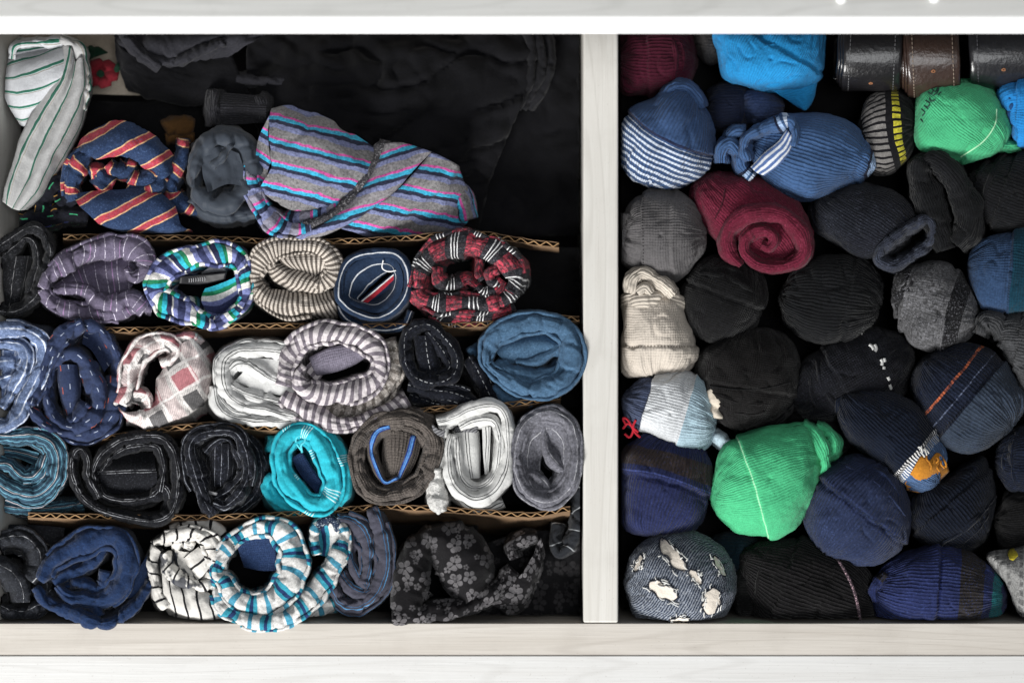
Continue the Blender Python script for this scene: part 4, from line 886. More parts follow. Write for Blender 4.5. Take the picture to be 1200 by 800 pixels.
sweep(b, [(520, 215, -34, 10), (540, 232, -34, 12), (548, 258, -36, 10)], d=60)
b.build('gathered_leg', m, ro, solid=1.5)
mw = cloth('speckled_waistband_inside', '3b3a3e', fleck=('a8a6a8', .8, 2.6), heather=.45, weave=1.2)
b = MB()
sweep(b, [(452, 164, 0, 4), (448, 178, 4, 6), (440, 196, 6, 7), (428, 214, 8, 7), (412, 234, 8, 6), (392, 250, 7, 6), (368, 262, 6, 6), (348, 270, 4, 4)], d=30, h=6, big=1.2, fine=1.0)
b.build('waistband', mw, ro)
# -- charcoal rib cuff
m = cloth('charcoal_cuff', '222226', rib=3.4, ribh=1.0, heather=.25, fleck=('46464c', .5, 2.2))
b = MB()
sweep(b, [(252, 104, -34, 8), (250, 126, -28, 9), (252, 148, -34, 8)], d=60, lim='L')
loft(b, [[(258, 108, -40), (285, 110, -40), (312, 112, -42)], [(258, 126, -28), (285, 127, -28), (312, 128, -30)], [(258, 146, -42), (285, 146, -42), (312, 144, -44)]], big=1.4)
sweep(b, [(300, 110, -34, 9), (306, 122, -30, 12), (302, 142, -34, 9)], d=60)
tag(b.build('rolled_sock', m), 'charcoal rolled sock with a ribbed cuff lying above the slate satin roll', 'sock')
# -- black trousers
m = cloth('black_trousers', '0d0d10', heather=.12, mottle=.25, fleck=('121216', .4, 2.4))
md = cloth('dark_grey_cloth', '26262b', heather=.15, mottle=.2, fleck=('38383d', .4, 2.5))
root = empty('folded_trousers', 'black folded trousers filling the back of the left compartment', 'trousers')
b = MB(); loft(b, [[(290, 40, -70), (420, 40, -60), (560, 30, -58), (640, 30, -66)], [(290, 90, -60), (400, 90, -42), (520, 80, -38), (625, 80, -54)], [(300, 150, -62), (400, 150, -44), (500, 150, -40), (600, 150, -54)], [(330, 220, -72), (420, 220, -60), (500, 210, -60), (575, 210, -66)], [(340, 275, -100), (420, 275, -95), (500, 275, -95), (560, 272, -95)]], big=6, crease=9, cl=40, step=4)
b.build('front_leg', m, root, solid=3)
for k, (dx, z) in enumerate(((0, -50), (11, -56), (22, -62))):
    b = MB(); sweep(b, [(612+dx, 30, 0, 6), (621+dx, 50, 0, 6), (623+dx, 80, 0, 6), (616+dx*.8, 105, -4, 6), (606+dx*.6, 128, -12, 5)], z=z, d=70, big=1.6); b.build('folded_edge', cloth('black_trousers_edge', '17171a', heather=.15), root)
b = MB(); loft(b, [[(560, 30, -88), (640, 35, -88), (690, 30, -88)], [(560, 120, -84), (620, 120, -80), (690, 120, -84)], [(540, 200, -88), (620, 200, -84), (690, 200, -88)], [(540, 276, -98), (620, 276, -96), (690, 276, -98)]], big=6, crease=4, cl=30, step=4); b.build('back_leg', m, root, solid=3)
b = MB(); sweep(b, [(276, 92, -50, 5), (300, 94, -46, 6), (325, 95, -46, 6), (336, 92, -48, 5), (340, 82, -50, 4)], d=40); b.build('belt_loop', md, root)
# -- dark grey folded top
b = MB()
loft(b, [[(132, 20, -60), (190, 20, -50), (250, 20, -46), (310, 22, -52)], [(134, 45, -46), (180, 45, -28), (235, 42, -26), (310, 40, -38)], [(142, 56, -46), (178, 64, -28), (225, 62, -28), (290, 52, -38)], [(148, 70, -56), (176, 76, -40), (222, 74, -42), (270, 66, -48)]], big=2.6, crease=3.6, cl=24)
sweep(b, [(142, 34, -30, 7), (160, 58, -22, 9), (178, 72, -20, 7), (188, 80, -22, 5)], d=50)
sweep(b, [(176, 70, -22, 5), (205, 72, -22, 6), (235, 60, -22, 6), (262, 48, -24, 5)], d=40)
ro = tag(b.build('folded_sweater', md), 'dark grey folded sweater tucked under the back edge of the drawer', 'sweater')
b = MB(); loft(b, [[(134, 45, -50), (138, 75, -56), (146, 100, -64), (150, 108, -70)], [(152, 62, -44), (160, 84, -46), (172, 104, -50), (180, 116, -66)], [(200, 74, -48), (210, 90, -46), (225, 108, -50), (235, 124, -70)], [(270, 60, -52), (280, 85, -52), (290, 105, -56), (300, 120, -72)]], big=3, crease=2.5); b.build('lower_half', cloth('black_sweater', '0e0e11', heather=.2), ro, solid=2)
# -- cream cloth with a flower
m = cloth('cream_cloth', '8d8478', heather=.08)
root = heap('cream cloth lying flat in the back left corner behind the green striped shirt', [[(-4, 22), (80, 22), (160, 22)], [(-4, 70), (80, 70), (160, 70)], [(-4, 110), (80, 110), (165, 112)]], -78, m, 'cloth', 'cream_cloth', big=2, crease=1)
fl = empty('fabric_flower', 'red fabric flower with dark green leaves lying on the cream cloth', 'flower')
mr2 = cloth('red_petal', '6a1822', heather=.1); ml2 = cloth('green_leaf', '102a1d', heather=.1)
for k in range(6):
    a = k*math.pi/3+.2; cx, cy = 118+11*math.cos(a), 86+9*math.sin(a)
    b = MB(); px_, py_ = -math.sin(a), math.cos(a)
    rows = []
    for s in (-1, -.5, 0, .5, 1):
        rows.append([(118+3*math.cos(a)+s*3*px_, 86+2.6*math.sin(a)+s*3*py_, -58), (cx+s*9*px_, cy+s*8*py_, -52-3*abs(s)), (118+21*math.cos(a)+s*6*px_, 86+17*math.sin(a)+s*5*py_, -58-2*abs(s))])
    loft(b, rows, n=10, m=9, big=.8); b.build('petal', mr2, fl, solid=1.2)
b = MB(); loft(b, [[(114, 85, -50), (118, 82, -48), (122, 85, -50)], [(114, 89, -50), (118, 91, -48), (122, 89, -50)]], n=8, m=6, big=.6, fine=1.2); b.build('flower_centre', ml2, fl, solid=2)
for pts in ([(102, 72), (112, 60), (126, 62)], [(98, 64), (106, 58), (116, 62)], [(132, 84), (138, 78), (142, 80)]):
    (x0, y0), (x1, y1), (x2, y2) = pts
    b = MB(); loft(b, [[(x0, y0, -58), (x1, y1-5, -54), (x2, y2, -58)], [(x0, y0, -57), (x1, y1, -52), (x2, y2, -57)], [(x0, y0, -58), (x1, y1+7, -54), (x2, y2, -58)]], n=10, m=8, big=.6); b.build('leaf', ml2, fl, solid=1)
# -- brown bundle and dark dashes garment
m = cloth('tan_suede', '4c3419', heather=.15)
b = MB(); sweep(b, [(192, 152, -6, 9), (208, 146, -2, 10), (228, 148, -6, 9)], z=-56, d=40); sweep(b, [(194, 162, -8, 5), (214, 160, -8, 6), (228, 160, -8, 5)], z=-56, d=30)
tag(b.build('suede_bundle', m), 'small tan suede bundle half hidden in the dark behind the navy red striped boxers', 'bundle')
m = cloth('black_colour_dash', '14151d', [dict(c='v', p=19, s=[(0, 1.4, '2f8f62')], dash=('u', 30, .3)), dict(c='v', p=27, off=8, s=[(0, 1.4, 'b0843c')], dash=('u', 37, .25)), dict(c='v', p=33, off=17, s=[(0, 1.3, '39489c')], dash=('u', 25, .3))], heather=.3)
b = MB()
sweep(b, [(48, 250, -4, 8), (52, 232, -2, 12), (62, 214, 0, 13), (78, 206, -4, 10)], z=-26, d=80)
sweep(b, [(22, 256, -4, 6), (50, 254, 0, 10), (78, 250, 0, 10), (104, 254, -4, 8)], z=-24, d=80)
sweep(b, [(64, 236, 0, 8), (78, 230, 0, 9), (90, 238, 0, 8)], z=-24, d=60)
tag(b.build('rolled_boxers', m), 'near black boxers with tiny coloured dashes, squeezed below the green striped shirt', 'boxers')
heap('added black sheet for the shade deep at the back behind the big striped boxers', [[(-4, 110), (150, 120), (330, 110)], [(-4, 200), (150, 190), (330, 190)], [(-4, 274), (150, 274), (345, 276)]], -82)  # added sheet, darkens the depth behind the boxers
# ---------------------------------------------------------------- socks, right compartment
GS = 'sock balls in the right compartment'
class Ball:
    def __init__(s, outline, zc=-45, H=46, axis=0, nexp=0.85, big=3.4, fine=0.7, crease=1.9, cl=15, lim='R', c=None, hb=50, bow=0.0, steps=()):
        o = np.array(outline, float); s.c = o.mean(0) if c is None else np.array(c, float); s.zc, s.H = zc, H; s.n = nexp
        s.axis = math.radians(axis)
        N, M = 184, 92
        ring = cr(np.c_[o, np.zeros(len(o))], N, True)[:, :2]; s.ring = ring
        ph = np.linspace(0.0, math.pi, M)
        f = np.sin(ph)**nexp; g = np.cos(ph); g = np.sign(g)*np.abs(g)**0.95
        X = s.c[0]+(ring[:, 0:1]-s.c[0])*f; Y = s.c[1]+(ring[:, 1:2]-s.c[1])*f
        Z = zc+np.where(g > 0, H*g, hb*g)[None]+0*X
        V = np.stack([X, Y, Z], -1)
        ax = np.array([math.cos(s.axis), -math.sin(s.axis)]); bx = np.array([math.sin(s.axis), math.cos(s.axis)])
        q = V[..., :2]-s.c
        u = q@ax; p = q@bx
        Rp = np.abs((ring-s.c)@bx).max()
        v = np.arctan2(p/Rp, np.clip((Z-zc)/H, -1, 1)+1e-6)*Rp*1.0
        up = u+bow*(p*p)/Rp
        UV = np.stack([up, v], -1)
        _seed[0] += 1; sd = _seed[0]*7.31
        n = gnormals(V, True)
        d = big*pn(V/30+sd)+.25*big*pn(V/13+sd*1.3)+fine*.5*pn(V/5+sd)
        um = np.abs(u).max(); end = np.clip((np.abs(u)/um-.35)/.5, 0, 1)
        # gathers run along the sock and tighten towards its two ends; a few creases cross it
        cv, sv = np.cos(v/Rp), np.sin(v/Rp); Rr = Rp/(cl*1.1)
        d = d+crease*end*foldfn(pn(np.stack([Rr*cv*1.6, Rr*sv*1.6, u/60+sd], -1)))
        msk = np.clip(pn(V/26+sd*3)*1.8+.35, 0, 1)
        d = d+crease*.8*msk*foldfn(pn(np.stack([u/(cl*1.6)+sd, Rr*cv*.5, Rr*sv*.5], -1)))
        wv = 2.2*pn(np.stack([v/18, np.full_like(v, sd), u*0], -1))+1.2*pn(np.stack([v/7, np.full_like(v, sd), u*0], -1))
        for u0, hgt in steps:      # the edge of an overlapping cuff
            x = (up+wv-u0)*np.sign(hgt); k = np.clip(x/2.2+.5, 0, 1); k = k*k*(3-2*k)
            d = d+abs(hgt)*(k*np.exp(-np.clip(x, 0, None)/45)-.35*np.exp(-((x+2.5)/2.5)**2))
        sgn = np.sign((n[N//3, M//4]*(V[N//3, M//4]-np.array([s.c[0], s.c[1], zc]))).sum())
        V = V+sgn*n*d[..., None]
        s.V = V[:, :M//2+2].reshape(-1, 3)
        s.mb = MB(); s.mb.grid(V, UV, lim); s.ax, s.bx = ax, bx
    def top(s, x, y):
        dd = (s.V[:, 0]-x)**2+(s.V[:, 1]-y)**2; k = np.argpartition(dd, 4)[:4]; wt = 1/(dd[k]+.3)
        return float((s.V[k, 2]*wt).sum()/wt.sum())
    def on(s, pts, dz=0): return [(p[0], p[1], s.top(p[0], p[1])+dz)+tuple(p[2:]) for p in pts]
def sock(label, outline, mat, name='sock_ball', cat='sock', group=GS, **kw):
    bl = Ball(outline, **kw); o = bl.mb.build(name, mat); tag(o, label, cat, group); bl.o = o; return bl
def seam(bl, pts, mat, wd=1.2, dz=.2, name='seam'):
    c = cr([q for q in bl.on(pts)], 40)
    c = [(p[0], p[1], bl.top(p[0], p[1])+dz) for p in c]
    b = MB(); tube(b, c, wd); return b.build(name, mat, bl.o)
def cuff(bl, pts, mat, w=5, dz=1, d=14, h=None, name='cuff', closed=False, **kw):
    c = [(p[0], p[1], bl.top(p[0], p[1])+dz, p[2] if len(p) > 2 else w) for p in pts]
    b = MB(); sweep(b, c, d=d, di=d, h=h, lim='R', closed=closed, big=kw.pop('big', .8), **kw); return b.build(name, mat, bl.o)
def rollup(bl, pts, mat, z=0, w=6, d=30, name='rolled_cuff', **kw):
    b = MB(); sweep(b, pts, w=w, z=z, d=d, di=d, lim='R', **kw); return b.build(name, mat, bl.o)

def mouth(bl, mat, end=1, at=.55, wd=.72, w=4.0):
    """the folded-over edge of the outer sock near one end of the bundle"""
    q = bl.ring-bl.c; um = np.abs(q@bl.ax).max(); hw = np.abs(q@bl.bx).max()
    for k, (a_, w_, ww) in enumerate(((at, wd, w), (at+.2, wd*.62, w*.8))):
        pts = []
        for t in np.linspace(-1, 1, 9):
            p = bl.c+bl.ax*end*um*(a_-.12*t*t)+bl.bx*hw*w_*t
            pts.append((p[0], p[1], ww*(1-.5*t*t)))
        cuff(bl, pts, mat, dz=1.2-k*.4, d=9, h=3.2, big=1.2, crease=1.2)
blk = dict(rib=3.6, ribh=.8, heather=.2, knit=3)
# -- maroon, back left
m = cloth('dark_maroon_knit', '3e0f20', heather=.15, rib=4, ribh=.8)
s = sock('dark maroon sock ball in the back left corner beside the divider', [(724, 48), (735, 30), (770, 20), (806, 30), (816, 72), (810, 95), (795, 108), (760, 112), (728, 106)], m, steps=((-12, 3),), zc=-72, axis=0)
mouth(s, s.o.data.materials[0], 1, 0.40)
# -- grey glimpse
sock('small grey sock ball wedged between the maroon and cyan socks', [(814, 30), (835, 26), (850, 45), (846, 68), (832, 76), (818, 62)], cloth('mid_grey_knit', '4a4848', rib=3.5), zc=-85, H=30)
# -- cyan, back
m = cloth('cyan_knit', '0b7ab4', heather=.1, rib=3.2, ribh=.5, mottle=.08)
s = sock('bright cyan sock ball under the dresser edge with a loose corner', [(841, 58), (842, 30), (900, 12), (962, 28), (965, 68), (957, 94), (935, 104), (905, 108), (880, 102), (850, 90)], m, steps=((14, -3),), zc=-44, axis=60, crease=2)
b = MB(); loft(b, [[(905, 106, -30), (932, 98, -26), (958, 92, -34)], [(920, 116, -34), (940, 112, -30), (956, 104, -38)], [(936, 126, -42), (944, 130, -40), (950, 122, -46)]], lim='R', crease=1.5); b.build('loose_corner', m, s.o, solid=2.5)
cuff(s, [(848, 76), (868, 70), (890, 58), (910, 52)], m, w=3, h=2.5, dz=0, d=5, name='fold')
# -- dark navy behind
m = cloth('ink_navy_knit', '141a2c', rib=3.6, ribh=.6, mottle=.15)
s = sock('dark ink navy sock ball deep behind the two mid blue socks', [(828, 108), (850, 96), (880, 100), (890, 125), (876, 150), (846, 155), (828, 140)], m, zc=-85)
mouth(s, s.o.data.materials[0], 1, 0.40)
sock('dull navy sock end peeking out under the loose corner of the cyan sock', [(872, 112), (890, 103), (910, 108), (918, 128), (905, 146), (884, 146), (870, 134)], cloth('dull_navy_knit', '26324e', rib=3.6), zc=-66, H=36)
# -- blue with striped toe
m = cloth('denim_blue_rib_stripe_toe', '2f466a', [dict(c='u', p=6.2, s=[(0, 2.6, 'b3bccb')], within=('u', -75, -5)), dict(c='u', p=0, s=[(-4.5, -1, '1a2038')])], rib=4.4, ribh=1.1, heather=.15, wob=1.4)
s = sock('mid blue ribbed sock ball with a white striped toe and dark seam', [(727, 152), (740, 130), (765, 117), (783, 102), (802, 100), (820, 116), (833, 145), (836, 176), (828, 201), (808, 216), (780, 223), (755, 218), (735, 206), (726, 182)], m, steps=((-2, 3.5),), zc=-40, axis=62, H=52, bow=-.18)
rollup(s, [(778, 118, -8, 6), (786, 106, -2, 8), (800, 102, 0, 9), (814, 112, -4, 8), (824, 128, -8, 6)], m, z=-8, d=34, name='cuff')
# -- blue rib with open cuff
m = cloth('denim_blue_rib', '334e74', [dict(c='u', p=0, s=[(66, 70, '151c33'), (70, 74, '8ba3c4'), (78, 80, 'b9c4d4')])], rib=4.6, ribh=1.2, heather=.15)
s = sock('mid blue ribbed sock ball with its striped inside showing at the open left end', [(880, 176), (886, 152), (905, 138), (930, 133), (975, 135), (1005, 150), (1022, 175), (1023, 196), (1005, 212), (980, 223), (950, 238), (925, 233), (900, 216), (884, 198)], m, steps=((62, 2.5),), zc=-38, axis=-16, H=52, bow=.14)
ms = cloth('blue_white_fine_stripe', '4c6596', [dict(c='v', p=6, s=[(0, 2.8, 'c8ccd2')])], heather=.1)
b = MB(); loft(b, [[(880, 196, 6), (895, 180, 10), (912, 166, 12), (922, 152, 10)], [(886, 202, 10), (902, 188, 15), (918, 174, 16), (927, 158, 13)], [(896, 206, 6), (912, 194, 10), (924, 180, 11), (932, 164, 9)]], lim='R', big=.8); b.build('striped_lining', ms, s.o, solid=1.5)
rollup(s, [(876, 190, -6, 5), (872, 174, 0, 6), (876, 160, 3, 6), (892, 152, 5, 6), (910, 146, 6, 6), (926, 142, 4, 6), (932, 156, 4, 5), (930, 172, 2, 4)], m, z=14, d=34, big=1.2, name='cuff')
rollup(s, [(845, 192, -8, 6), (846, 176, -2, 8), (856, 168, 0, 8), (866, 178, 0, 8), (872, 196, -2, 7), (884, 208, -6, 6)], m, z=-6, d=34, name='cuff_fold')
rollup(s, [(852, 164, -8, 6), (862, 154, -4, 7), (874, 154, -4, 6)], m, z=-6, d=30, name='cuff_fold')
# -- black with grey and yellow bars
m = cloth('black_grey_yellow', '111114', [dict(c='v', p=8.4, s=[(0, 5.2, '6b6866')], within=('u', -26, 0)), dict(c='v', p=8.4, off=2, s=[(0, 5.6, 'a9a01e')], within=('u', 8, 17))], heather=.2, wob=1.4)
sock('black sock ball with rows of grey and yellow bars, left of the bright green sock', [(1013, 122), (1038, 104), (1062, 110), (1073, 145), (1066, 185), (1040, 206), (1014, 196), (1006, 160)], m, zc=-58, axis=8, H=44, bow=-.1)
# -- green with dark marks
m = cloth('bright_green_knit', '3aa270', heather=.08, mottle=.06, knit=3, rib=3.0, ribh=.4)
gs = sock('bright green sock ball with small dark markings, below the brown belt', [(1073, 122), (1085, 101), (1110, 93), (1140, 93), (1165, 106), (1180, 130), (1184, 158), (1166, 178), (1130, 190), (1100, 187), (1075, 172)], m, steps=((30, 3),), zc=-40, H=50, axis=-40, crease=1)
mp = plain('pale_green_thread', '9fd0a8', .8)
seam(gs, [(1168, 128), (1166, 146), (1152, 166), (1126, 184)], mp, .9)
mk = plain('dark_print', '1c3c34', .8)
for pts in ([(1080, 128), (1084, 132), (1081, 136)], [(1083, 124), (1088, 128)], [(1085, 118), (1090, 122), (1087, 126)], [(1089, 115), (1092, 119), (1096, 117)], [(1088, 108), (1092, 111), (1094, 106)], [(1092, 104), (1096, 108), (1099, 103)], [(1096, 100), (1100, 104), (1098, 109), (1094, 112)], [(1099, 112), (1103, 108)], [(1079, 140), (1082, 143)]):
    seam(gs, pts, mk, .9, .1, 'printed_mark')
b = MB(); sweep(b, [(1172, 170, -30, 6), (1186, 172, -30, 6), (1196, 170, -32, 4)], d=14, h=4, lim='R'); b.build('loose_tip', m, gs.o)
# -- cyan, right edge
m = cloth('azure_knit', '0f74b8', heather=.1, rib=3.2, ribh=.4, knit=3)
s = sock('azure sock ball cut by the right edge of the photo beside the bright green sock', [(1168, 106), (1190, 90), (1235, 84), (1262, 110), (1255, 150), (1215, 170), (1188, 168), (1180, 140)], m, steps=((-20, 3),), zc=-40, axis=0)
mouth(s, s.o.data.materials[0], 1, 0.20)
cuff(s, [(1168, 104), (1180, 100), (1186, 120), (1186, 146)], cloth('dark_azure', '123a66', heather=.15), w=4, d=10, dz=0)
# -- black folded loop
m = cloth('black_knit_a', '0d0e10', rib=3.4, ribh=.8, heather=.25, fleck=('23252a', .5, 2))
b = MB(); sweep(b, [(1106, 294, -12, 12), (1096, 262, -4, 15), (1084, 228, 0, 16), (1078, 202, 0, 13), (1086, 186, 0, 11), (1102, 190, 2, 12), (1122, 212, 4, 15), (1136, 242, 2, 15), (1136, 268, -2, 14), (1120, 288, -8, 12)], z=0, d=70, di=50, lim='R', big=2.2, step=2)
tag(b.build('folded_sock', m), 'black ribbed sock folded in a loop below the bright green sock', 'sock', GS)
m = cloth('black_knit_b', '0c0d0f', rib=3.8, ribh=.9, heather=.25, fleck=('212328', .5, 2))
s = sock('black ribbed sock ball at the right edge below the azure sock', [(1132, 206), (1160, 188), (1215, 178), (1255, 205), (1250, 250), (1205, 272), (1160, 268), (1140, 240)], m, steps=((-14, 3.5),), zc=-52, axis=-20)
mouth(s, s.o.data.materials[0], -1, 0.50)
# -- charcoal with open cuff
m = cloth('blue_charcoal_knit', '14161d', rib=3.4, ribh=.9, heather=.25, fleck=('3a3e4a', .5, 2))
mc_ = cloth('blue_charcoal_cuff', '262a35', rib=3.0, ribh=.9, heather=.25, fleck=('4a4f5e', .6, 2))
s = sock('blue charcoal sock ball with its round open cuff facing right', [(948, 245), (965, 227), (1000, 215), (1040, 220), (1068, 238), (1078, 258), (1062, 286), (1038, 304), (1010, 304), (980, 288), (956, 270)], m, zc=-44, axis=-30)
rollup(s, [(1030, 305, -4, 6), (1032, 292, 2, 7), (1048, 278, 4, 7), (1068, 264, 3, 7), (1086, 256, 0, 6), (1094, 266, -6, 5), (1090, 284, -10, 6), (1072, 298, -10, 6), (1048, 311, -10, 6)], mc_, z=0, d=40, closed=True, name='cuff', big=1)
# -- grey
m = cloth('grey_knit', '514f50', [dict(c='u', p=0, s=[(-21, -19.6, '2c2b2c')], dash=('v', 4, .5))], heather=.12, rib=3.4, ribh=.35, knit=3)
s = sock('plain grey sock ball with a dotted seam by the divider, below the striped toe sock', [(725, 277), (731, 251), (746, 231), (775, 222), (804, 231), (820, 250), (827, 276), (820, 300), (800, 322), (770, 328), (742, 318), (727, 302)], m, steps=((-22, 3), (12, 2)), zc=-46, axis=0, H=50, bow=-.05)
rollup(s, [(728, 290, 4), (734, 270, 7), (736, 250, 6)], m, z=-16, d=30)
# -- burgundy roll
m = cloth('burgundy_knit', '571528', heather=.2, fleck=('8c3a52', .4, 2.4), rib=3.4, ribh=.6)
s = sock('burgundy sock rolled up with its spiral end facing the viewer', [(808, 226), (816, 210), (840, 203), (890, 206), (930, 226), (950, 262), (948, 292), (928, 310), (902, 316), (872, 308), (840, 285), (820, 258)], m, zc=-46, axis=-45, H=44)
rollup(s, [(868, 312, -8, 5), (854, 296, -2, 8), (852, 274, 4, 9), (866, 256, 6, 10), (890, 248, 7, 10), (916, 252, 6, 10), (936, 268, 3, 10), (945, 288, -4, 8), (938, 304, -8, 7), (916, 312, -10, 7), (890, 310, -8, 7), (874, 298, -4, 7), (872, 282, 0, 7), (884, 270, 2, 7), (900, 270, 2, 6), (908, 280, 0, 6), (902, 290, -1, 5), (892, 288, -1, 4)], m, z=8, d=40, name='spiral_end', big=1.2, crease=1)
seam(s, [(850, 222), (846, 240), (838, 256)], cloth('burgundy_dark', '3a0c1a'), 1)
# -- navy teal right
m = cloth('navy_teal_band', '243854', [dict(c='u', p=0, s=[(2, 80, '0a3040')]), dict(c='u', p=0, s=[(-1, 2, '16283c')], dash=('v', 3.4, .6))], heather=.2, knit=3, rib=3.4, ribh=.3)
sock('heather navy and deep teal sock ball at the right edge', [(1133, 312), (1142, 290), (1165, 275), (1212, 265), (1250, 290), (1248, 345), (1200, 368), (1156, 366), (1138, 342)], m, steps=((1, 3),), zc=-42, axis=-5, H=48)
# -- black cluster
m1 = cloth('black_fine_knit', '0d0d0e', rib=2.8, ribh=.5, heather=.3, fleck=('1c1c20', .5, 2), knit=2.8)
m2 = cloth('black_rib_knit', '0c0d0f', rib=4.2, ribh=1.3, heather=.2, fleck=('1c1d22', .5, 2))
m3 = cloth('soft_black_knit', '0f0e0e', rib=2.6, ribh=.5, heather=.3, fleck=('201e21', .5, 2), knit=2.6)
s = sock('round plain black sock ball between the grey sock and the burgundy roll', [(797, 347), (811, 319), (840, 300), (878, 306), (896, 330), (895, 364), (876, 394), (846, 402), (816, 392), (801, 371)], m1, steps=((8, 3),), zc=-48, axis=70)
mouth(s, s.o.data.materials[0], 1, 0.50)
s = sock('black ribbed sock ball with a puckered right end, below the blue charcoal sock', [(915, 346), (934, 312), (970, 297), (1012, 304), (1032, 332), (1031, 358), (1012, 388), (976, 405), (936, 396), (918, 372)], m2, steps=((22, 3.5),), zc=-46, axis=-8, crease=3)
rollup(s, [(1002, 322, 5), (1014, 332, 6), (1014, 346, 6), (1022, 356, 5)], m2, z=-10, d=20, name='pucker')
s = sock('soft black sock ball with a seam across it, above the large green sock', [(815, 442), (822, 410), (850, 395), (888, 382), (924, 398), (936, 428), (930, 468), (906, 494), (862, 502), (826, 480)], m3, steps=((-14, 3),), zc=-46, axis=80)
mouth(s, s.o.data.materials[0], -1, 0.50)
seam(s, [(832, 452), (862, 456), (895, 455), (926, 448)], cloth('black_thread', '0c0c0d'), .9)
# -- heather charcoal with bands
m = cloth('heather_charcoal_bands', '4a4a4c', [dict(c='u', p=0, s=[(15, 34, '161618')]), dict(c='u', p=0, s=[(-80, -38, '161618')])], heather=.5, hs=3.6, fleck=('84848a', .55, 2.6), knit=3)
s = sock('heather charcoal sock ball with a black band on its right side', [(1047, 342), (1056, 316), (1085, 305), (1114, 310), (1138, 342), (1147, 374), (1130, 398), (1100, 411), (1070, 405), (1056, 380)], m, steps=((14, 3),), zc=-44, axis=-14, H=48, bow=-.08)
mouth(s, s.o.data.materials[0], -1, 0.60)
# -- grey rib, right edge
m = cloth('dark_grey_rib', '37383a', rib=3.8, ribh=1.1, heather=.25, fleck=('58585c', .5, 2))
s = sock('dark grey ribbed sock ball with a small knotted end at the right edge', [(1165, 385), (1185, 366), (1235, 362), (1262, 400), (1250, 450), (1205, 466), (1188, 440), (1172, 412)], m, steps=((-16, 3),), zc=-44, axis=-10)
rollup(s, [(1146, 392, -4, 8), (1154, 376, 0, 11), (1168, 380, 0, 11), (1176, 396, -2, 8)], m, z=-8, d=30, name='knot')
rollup(s, [(1172, 408, 5), (1180, 398, 6), (1186, 408, 5)], m, z=-12, d=20, name='knot')
# -- cream with cuff
m = cloth('cream_knit', 'b0a79c', [dict(c='u', p=0, s=[(-21.5, -20, '6f665d')], dash=('v', 4, .5))], heather=.06, mottle=.08, knit=3)
mcr = cloth('cream_rib', 'b5aca0', rib=4.4, ribh=1.3, heather=.06)
s = sock('cream sock ball with a ribbed cuff and knotted tip by the divider', [(729, 372), (731, 345), (742, 338), (765, 334), (792, 342), (802, 362), (815, 402), (811, 426), (794, 440), (752, 443), (730, 432), (727, 400)], m, steps=((-21, -3),), zc=-46, axis=90, H=48)
cuff(s, [(728, 360), (742, 354), (768, 352), (796, 358), (806, 366)], mcr, w=11, dz=2, d=10, h=6, big=.8)
rollup(s, [(737, 344, -6, 6), (742, 326, -4, 7), (752, 320, -2, 7), (764, 326, -1, 7), (778, 334, -3, 7), (790, 346, -6, 5)], mcr, z=2, d=30, name='knotted_tip')
rollup(s, [(746, 342, 5), (756, 336, 6), (764, 344, 5)], mcr, z=2, d=14, name='knotted_tip')
# -- dark with white marks
m = cloth('ink_black_knit', '0e0f14', rib=2.8, ribh=.4, heather=.3, fleck=('2c2d36', .5, 2), knit=2.8)
s = sock('ink black sock ball with a line of small white printed marks', [(922, 470), (935, 430), (965, 405), (1010, 385), (1050, 388), (1072, 415), (1066, 446), (1045, 475), (1000, 492), (950, 492)], m, steps=((-18, 3),), zc=-62, axis=30, H=46)
mouth(s, s.o.data.materials[0], -1, 0.45)
mw_ = plain('white_print', 'bcbcba', .8)
for pts in ([(1006, 391), (1009, 390), (1012, 391)], [(1019, 404), (1022, 406), (1024, 410)], [(1025, 404), (1027, 408), (1025, 412)], [(1032, 421), (1034, 424), (1033, 428)], [(1036, 420), (1037, 424)], [(1036, 430), (1036, 433)], [(1040, 441), (1042, 445)], [(1042, 450), (1044, 455)]):
    seam(s, pts, mw_, 2.0, -.6, 'printed_mark')
# -- navy with orange line
m = cloth('navy_orange_line', '0e1422', [dict(c='u', p=0, s=[(-23.5, -21.6, 'a3522c')], scratch=7), dict(c='u', p=0, s=[(-7, -5.6, '4c5468')], scratch=7), dict(c='u', p=0, s=[(8, 90, '28313e')])], rib=4.2, ribh=1.0, heather=.22, fleck=('2c3650', .35, 2.2))
sock('navy sock ball with a thin orange line and grey blue ribbed cuff', [(1068, 456), (1076, 426), (1100, 408), (1135, 403), (1165, 412), (1190, 440), (1202, 470), (1186, 500), (1150, 526), (1115, 526), (1085, 500)], m, steps=((8, 3.5),), zc=-38, axis=-40, H=52)
# -- white / light blue
m = cloth('white_lightblue', 'b4b7ba', [dict(c='u', p=0, s=[(-90, -31, '3a4258'), (-31, -30, '2c2c34'), (16, 56, '8fa6b2')])], rib=3.4, ribh=.5, heather=.12, wob=.8)
s = sock('white sock ball with a pale blue cuff and a denim blue heel', [(728, 476), (736, 456), (760, 441), (800, 434), (826, 448), (836, 475), (838, 505), (826, 524), (805, 528), (780, 519), (755, 506), (736, 500)], m, steps=((-30, 3), (16, 2.5)), zc=-42, axis=-16, H=46)
rollup(s, [(833, 454, -4, 7), (840, 470, 2, 9), (839, 490, -2, 8)], cloth('ivory_knit', 'b0a698', heather=.06), z=-12, d=30, name='rolled_tip')
rollup(s, [(836, 508, -4, 5), (848, 516, -2, 6), (856, 522, -4, 4)], cloth('pale_blue_knit', '9fb2bc'), z=-24, d=20, name='cuff_tip')
mrd = cloth('red_thread', '9c1626')
